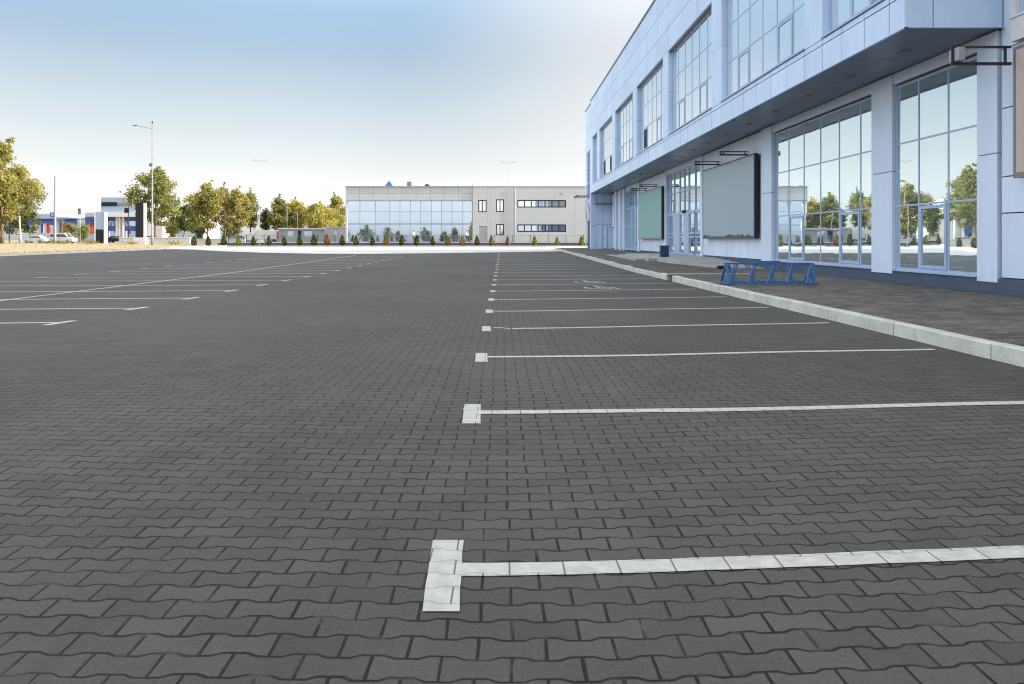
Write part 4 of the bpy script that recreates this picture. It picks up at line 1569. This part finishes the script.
# ------------------------------------------------------------------ far low buildings
Y = 165
q = lambda p: px(p, Y)
h_ = lambda p: pz(p, Y)
G0 = zg(Y)
t = thing('car_showroom', (q(115), Y, G0), 'white showroom with grey blue upper storey and bright blue bands between pillars', 'building')
m_ = MB()
m_.box(q(82), q(160), Y + 1.2, Y + 15, G0, h_(212.5))
m_.build('wall', M['white_wall'], t)
MB().box(q(99.8), q(134), Y + .5, Y + 12, h_(211.8), h_(197.3)).build('upper_storey', M['pale_blue'], t)
MB().box(q(100.4), q(116), Y + .42, Y + .497, h_(206), h_(202)).build('name_band', M['charcoal'], t)
MB().box(q(116.4), q(131), Y + .42, Y + .497, h_(205.5), h_(203)).build('name_band', M['grey_metal'], t)
MB().box(q(99), q(152), Y - .3, Y + 2, h_(216.8), h_(211.9)).build('fascia', M['white'], t)
for (a, b, z0_, z1_) in ((105.6, 115, 221, 217), (105.6, 115, 231, 226), (122.5, 135.5, 221, 217), (122.5, 135.5, 231, 226), (82.6, 88.2, 220, 216.7), (88.9, 94, 220, 216.7), (82.6, 94, 223, 221.5)):
    MB().box(q(a), q(b), Y + 1.0, Y + 1.19, h_(z0_), h_(z1_)).build('blue_band', M['blue'], t)
for (a, b) in ((105.6, 115), (122.5, 135.5), (82.6, 94)):
    MB().box(q(a) + .02, q(b) - .02, Y + 1.05, Y + 1.197, G0 + .4, h_(216.9)).build('window', M['glass_far'], t)
for p_x in (104.6, 115.7, 118.4, 121.7, 136.3, 144):
    MB().box(q(p_x) - .22, q(p_x) + .22, Y + .4, Y + .95, G0, h_(216.9)).build('pillar', M['white'], t)

Y = 172
for i, (a, b, lab) in enumerate(((35, 58, 'pale roofed blue pavilion left of the tall bare pole'), (61, 77, 'blue fronted pavilion right of the tall bare pole'))):
    t = thing('pavilion', (q(a), Y, G0), lab, 'building')
    MB().box(px(a, Y), px(b, Y), Y + .3, Y + 9, G0, pz(219, Y)).build('wall', M['white_wall'], t)
    MB().box(px(a - .6, Y), px(b + .6, Y), Y - .8, Y + 9, pz(218.8, Y), pz((214.3, 218)[i], Y)).build('roof', M['pale_blue'], t)
    MB().box(px(a + 4, Y), px(b - 4 + 3 * i, Y), Y - .2, Y + .28, pz(224.5, Y), pz(219.2, Y)).build('blue_band', M['blue'], t)
    MB().box(px(a + 5, Y), px(b - 5 + 3 * i, Y), Y + .1, Y + .27, G0 + .5, pz(225, Y)).build('window', M['glass_far'], t)

Y = 158
for i, (x_, mt, lab) in enumerate(((42.5, 'blue', 'blue feather banner'), (45, 'white', 'white feather banner'), (48.3, 'red', 'red feather banner nearest the tall bare pole'), (64.5, 'red', 'red banner behind the white van'), (91.5, 'red', 'red banner left of the white and dark pylon'), (168, 'red', 'red banner right of the pointed tree'), (188, 'yellow', 'yellow banner under the golden trees'), (196, 'blue', 'blue banner under the golden trees'), (203, 'red', 'red banner under the golden trees'))):
    X_ = px(x_, Y)
    if i < 2:
        lab += ' behind the white parked car'
    t = thing('banner', (X_, Y, G0), lab, 'banner', 'banners beyond the road')
    MB().tube([(X_ - .42, Y, G0), (X_ - .42, Y, pz(223.5, Y))], .03, 6).build('pole', M['pale_metal'], t)
    v = []
    n = 7
    for j in range(n + 1):
        s = j / n
        zz = pz(233, Y) + (pz(223.5, Y) - pz(233, Y)) * s
        wd = .8 * (1 - .35 * s * s)
        v += [(X_ - .39, Y - .02, zz), (X_ - .39 + wd, Y - .02 + .12 * math.sin(4 * s), zz), (X_ - .39 + wd, Y + .02 + .12 * math.sin(4 * s), zz), (X_ - .39, Y + .02, zz)]
    fs = []
    for j in range(n):
        for e in range(4):
            fs.append((4 * j + e, 4 * j + (e + 1) % 4, 4 * j + 4 + (e + 1) % 4, 4 * j + 4 + e))
    fs += [(3, 2, 1, 0), (4 * n, 4 * n + 1, 4 * n + 2, 4 * n + 3)]
    MB().add(v, fs).build('flag', M[mt], t)

Y = 170
t = thing('white_shop', (px(175, Y), Y, G0), 'low white shop with blue openings behind the small dark green tree', 'building')
MB().box(px(146, Y), px(203, Y), Y, Y + 10, G0, pz(222, Y)).build('wall', M['white_wall'], t)
MB().box(px(145, Y), px(204, Y), Y - .5, Y + 10, pz(221.9, Y), pz(220, Y)).build('roof', M['white'], t)
for a, b in ((148, 158), (160, 171), (176, 183), (185, 192), (194, 202)):
    MB().box(px(a, Y), px(b, Y), Y - .06, Y - .003, G0 + .4, pz(224, Y)).build('window', M['glass_far'], t)
MB().box(px(162, Y), px(170, Y), Y - .3, Y - .07, pz(232, Y), pz(228, Y)).build('red_band', M['red'], t)

# prefab cabin and white shed behind the terrace railing
Y, ZC = 122.0, 1.0
t = thing('site_cabin', (px(300, Y), Y, ZC), 'grey prefab cabin with white roof and two small windows', 'cabin')
MB().box(px(279.3, Y), px(321, Y), Y, Y + 2.6, ZC - .3, pz(229.3, Y)).build('wall', M['cabin'], t)
MB().box(px(278, Y), px(322.5, Y), Y - .25, Y + 2.9, pz(229.3, Y) + .002, pz(228.1, Y)).build('roof', M['white'], t)
for a, b in ((288.2, 293), (304.8, 311.5)):
    glazing(t, fY, Y - .005, [px(a, Y), px((a + b) / 2, Y), px(b, Y)], [pz(236, Y), pz(231.6, Y)], .09, .04, M['white'], M['glass_far'], seed=int(a))
MB().box(px(298, Y), px(301.3, Y), Y - .03, Y - .002, ZC, pz(230.6, Y)).build('door', M['charcoal'], t)
for x_ in lin(283, 319, 9):
    pass
Y = 126.0
t = thing('white_shed', (px(333, Y), Y, ZC), 'pale white shed between the grey cabin and the office block', 'shed')
MB().box(px(323, Y), px(347, Y), Y, Y + 5, ZC - .3, pz(227.6, Y)).build('wall', M['white_wall'], t)
MB().box(px(322.4, Y), px(347.6, Y), Y - .2, Y + 5.2, pz(227.6, Y) + .002, pz(226.9, Y)).build('roof', M['white'], t)
glazing(t, fY, Y - .005, [px(333.5, Y), px(337.5, Y)], [pz(236.5, Y), pz(230.5, Y)], .1, .04, M['board_tan'], M['glass_far'], seed=5)


# ------------------------------------------------------------------ vehicles
def place(parts_root, X, Y, rz, z):
    parts_root.location = (X, Y, z)
    parts_root.rotation_euler = (0, 0, rz)


def wheel(root, x, y, r, wd):
    m = MB()
    prof = [(r * .62, -wd / 2), (r * .94, -wd / 2), (r, -wd * .3), (r, wd * .3), (r * .94, wd / 2), (r * .62, wd / 2)]
    n = 18
    vs, fs = [], []
    for rr, yy in prof:
        for k_ in range(n):
            a_ = 2 * math.pi * k_ / n
            vs.append((x + rr * math.cos(a_), y + yy, r + rr * math.sin(a_)))
    for i in range(len(prof) - 1):
        for k_ in range(n):
            fs.append((i * n + k_, i * n + (k_ + 1) % n, (i + 1) * n + (k_ + 1) % n, (i + 1) * n + k_))
    wo = m.add(vs, fs, True).build('wheel', M['rubber'], root)
    MB().tube([(x, y - wd * .42, r), (x, y + wd * .42, r)], r * .62, 14).build('rim', M['grey_metal'], wo)


def car(X, Y, rz, z, paint, label, kind='sedan'):
    root = thing('parked_car', (0, 0, 0), label, 'car', 'vehicles near the road')
    if kind == 'van':
        low = [(-2.2, .35), (-2.25, .9), (-2.2, 1.05), (1.5, 1.05), (2.2, .92), (2.3, .6), (2.25, .32)]
        roof = [(-2.2, 1.05), (-2.15, 1.85), (-2.05, 1.95), (.75, 1.95), (1.5, 1.05)]
        glass = [(-1.9, 1.15), (-1.9, 1.7), (.68, 1.7), (1.28, 1.15)]
    else:
        low = [(-2.1, .3), (-2.15, .62), (-2.08, .88), (-1.2, .93), (1.0, .90), (1.9, .78), (2.12, .6), (2.1, .3)]
        roof = [(-1.75, .90), (-1.05, 1.38), (-.7, 1.45), (.15, 1.45), (.5, 1.38), (1.15, .90)]
        glass = [(-1.48, .95), (-.98, 1.33), (.12, 1.38), (.42, 1.33), (.95, .95)]
    W, Wr = .86, .66

    def loft(poly, w0, w1, zsplit):
        n = len(poly)
        zt = max(z_ for _, z_ in poly)
        zb = min(z_ for _, z_ in poly)
        vs = []
        for s in (-1, 1):
            for (x_, z_) in poly:
                f_ = (z_ - zb) / (zt - zb)
                vs.append((x_, s * (w0 + (w1 - w0) * f_), z_))
        fs = [tuple(range(n)), tuple(range(2 * n - 1, n - 1, -1))] + [(i, n + i, n + (i + 1) % n, (i + 1) % n) for i in range(n)]
        return vs, fs
    b = MB()
    b.add(*loft(low, W, W * .96, .9))
    b.add(*loft(roof, W * .955, Wr if kind != 'van' else .78, 1.4))
    b.build('body', M[paint], root)
    gl_ = MB()
    vs, fs = loft(glass, W * .94 + .012, (Wr if kind != 'van' else .78) + .035, 1.3)
    gl_.add(vs, fs).build('side_window', M['glass_car'], root)
    r0, r1 = roof[-1], roof[-2]
    ws = MB()
    wy = W * .8
    ws.add([(r0[0] + .012, -wy, r0[1] + .06), (r0[0] + .012, wy, r0[1] + .06), (r1[0] + .05, Wr * .88, r1[1] - .04), (r1[0] + .05, -Wr * .88, r1[1] - .04),
            (r0[0] - .03, -wy, r0[1] + .06), (r0[0] - .03, wy, r0[1] + .06), (r1[0], Wr * .88, r1[1] - .06), (r1[0], -Wr * .88, r1[1] - .06)],
           [(0, 1, 2, 3), (7, 6, 5, 4), (0, 4, 5, 1), (1, 5, 6, 2), (2, 6, 7, 3), (3, 7, 4, 0)])
    ws.build('windscreen', M['glass_car'], root)
    for sx in (-1.3, 1.35):
        for sy in (-.76, .76):
            wheel(root, sx, sy, .32, .2)
    for sy in (-.6, .6):
        MB().bbox(2.06, 2.16, sy - .17, sy + .17, .6, .74, .02).build('headlight', M['pale_metal'], root)
        MB().bbox(-2.2, -2.08, sy - .15, sy + .15, .68, .82, .02).build('tail_light', M['red'], root)
    place(root, X, Y, rz, z)
    return root


car(px(36, 136), 136, math.pi, zg(136) + .03, 'white', 'white car on the road right of the tallest tree')
car(px(63, 134), 134, 0, zg(134) + .03, 'white', 'white van on the road beside the tall bare pole', 'van')
car(px(238, 136), 136, 0, zg(136) + .03, 'charcoal', 'dark car on the road behind the left thujas')
car(px(150, 146), 146, math.pi, zg(146) + .03, 'navy', 'dark blue car behind the trunk of the pointed tree')
car(px(175, 150), 150, 0, zg(150) + .03, 'white', 'white car behind the small dark green tree')
car(px(117, 150), 150, 0, zg(150) + .03, 'charcoal', 'dark car in front of the white showroom')

# white lorry left of the cabin
Yk = 125
root = thing('box_lorry', (0, 0, 0), 'white box lorry with red tail board left of the grey cabin', 'lorry', 'vehicles near the road')
MB().bbox(-2.9, 1.0, -1.1, 1.1, .75, 2.35, .04).build('cargo_box', M['white'], root)
MB().bbox(1.06, 2.6, -1.0, 1.0, .5, 1.95, .12).build('cab', M['white'], root)
MB().bbox(1.5, 2.2, -1.012, -.95, 1.15, 1.75, .02).build('side_window', M['glass_car'], root)
MB().bbox(2.55, 2.615, -.85, .85, 1.15, 1.75, .02).build('windscreen', M['glass_car'], root)
MB().bbox(.1, .9, -1.112, -1.08, .9, 2.2, .01).build('side_door', M['charcoal'], root)
MB().bbox(-2.96, -2.905, -1.0, 1.0, .8, 2.2, .01).build('tail_board', M['red'], root)
for sx in (-1.9, 1.8):
    for sy in (-.85, .85):
        wheel(root, sx, sy, .42, .28)
place(root, px(262.5, Yk), Yk, math.pi, 0.74)


# ------------------------------------------------------------------ people by the glass front
def skin_obj(name, pts, edges, rad, mat, parent, root_i=0, sub=1):
    me = bpy.data.meshes.new(name)
    me.from_pydata(pts, edges, [])
    o = bpy.data.objects.new(name, me)
    COL.objects.link(o)
    o.parent = parent
    md = o.modifiers.new('Skin', 'SKIN')
    md.use_smooth_shade = True
    sv = me.skin_vertices[0].data
    for i, r in enumerate(rad):
        sv[i].radius = r if hasattr(r, '__len__') else (r, r)
        sv[i].use_root = (i == root_i)
    sb = o.modifiers.new('Subdivision', 'SUBSURF')
    sb.levels = sb.render_levels = sub
    me.materials.append(mat)
    return o


def person(X, Y, z, rz, label, stride=.16):
    t = thing('person', (X, Y, z), label, 'person', 'people by the glass front')
    s = stride
    pts = [(0, 0, .95), (0, 0, 1.15), (0, 0, 1.38), (0, .01, 1.50), (0, .0, 1.60), (0, -.015, 1.70),
           (.10, 0, .90), (.11, -s * .6, .50), (.11, -s * .5, .09), (.11, -s * .5 - .14, .04),
           (-.10, 0, .90), (-.11, s * .3, .50), (-.11, s, .10), (-.11, s - .14, .05),
           (.20, 0, 1.41), (.24, .06, 1.14), (.23, -.04, .90), (.22, -.08, .81),
           (-.20, 0, 1.41), (-.24, -.04, 1.14), (-.23, -.14, .92), (-.22, -.18, .83)]
    ed = [(0, 1), (1, 2), (2, 3), (3, 4), (4, 5), (0, 6), (6, 7), (7, 8), (8, 9), (0, 10), (10, 11), (11, 12), (12, 13), (2, 14), (14, 15), (15, 16), (16, 17), (2, 18), (18, 19), (19, 20), (20, 21)]
    rad = [(.14, .10), (.125, .09), (.15, .10), .05, (.07, .085), (.065, .075), .085, .055, .04, .035, .085, .055, .04, .035, .055, .042, .032, .028, .055, .042, .032, .028]
    b = skin_obj('body', pts, ed, rad, M['skin'], t)
    sh_p = [pts[i] for i in (0, 1, 2)] + [(0, .005, 1.46)] + [pts[14], pts[15], pts[18], pts[19]]
    sh_e = [(0, 1), (1, 2), (2, 3), (2, 4), (4, 5), (2, 6), (6, 7)]
    skin_obj('shirt', sh_p, sh_e, [(.17, .125), (.15, .115), (.175, .125), .065, .072, .058, .072, .058], M['shirt'], t)
    tr_p = [(0, 0, .97), pts[6], pts[7], (pts[8][0], pts[8][1], .12), pts[10], pts[11], (pts[12][0], pts[12][1], .13)]
    skin_obj('trousers', tr_p, [(0, 1), (1, 2), (2, 3), (0, 4), (4, 5), (5, 6)], [(.165, .12), .105, .075, .06, .105, .075, .06], M['trousers'], t)
    hr = [(0, .02, 1.60), (0, .02, 1.70), (0, 0, 1.755)]
    skin_obj('hair', hr, [(0, 1), (1, 2)], [(.085, .085), (.092, .098), (.06, .07)], M['hair'], t)
    t.rotation_euler = (0, 0, rz)
    return t


person(px(466.5, 101.5), 101.5, TZ, R(80), 'person in white shirt and dark trousers walking at the right end of the glass front')
person(px(413.8, 101.5), 101.5, TZ, R(60), 'dark haired person in white shirt at the middle of the glass front', .1)
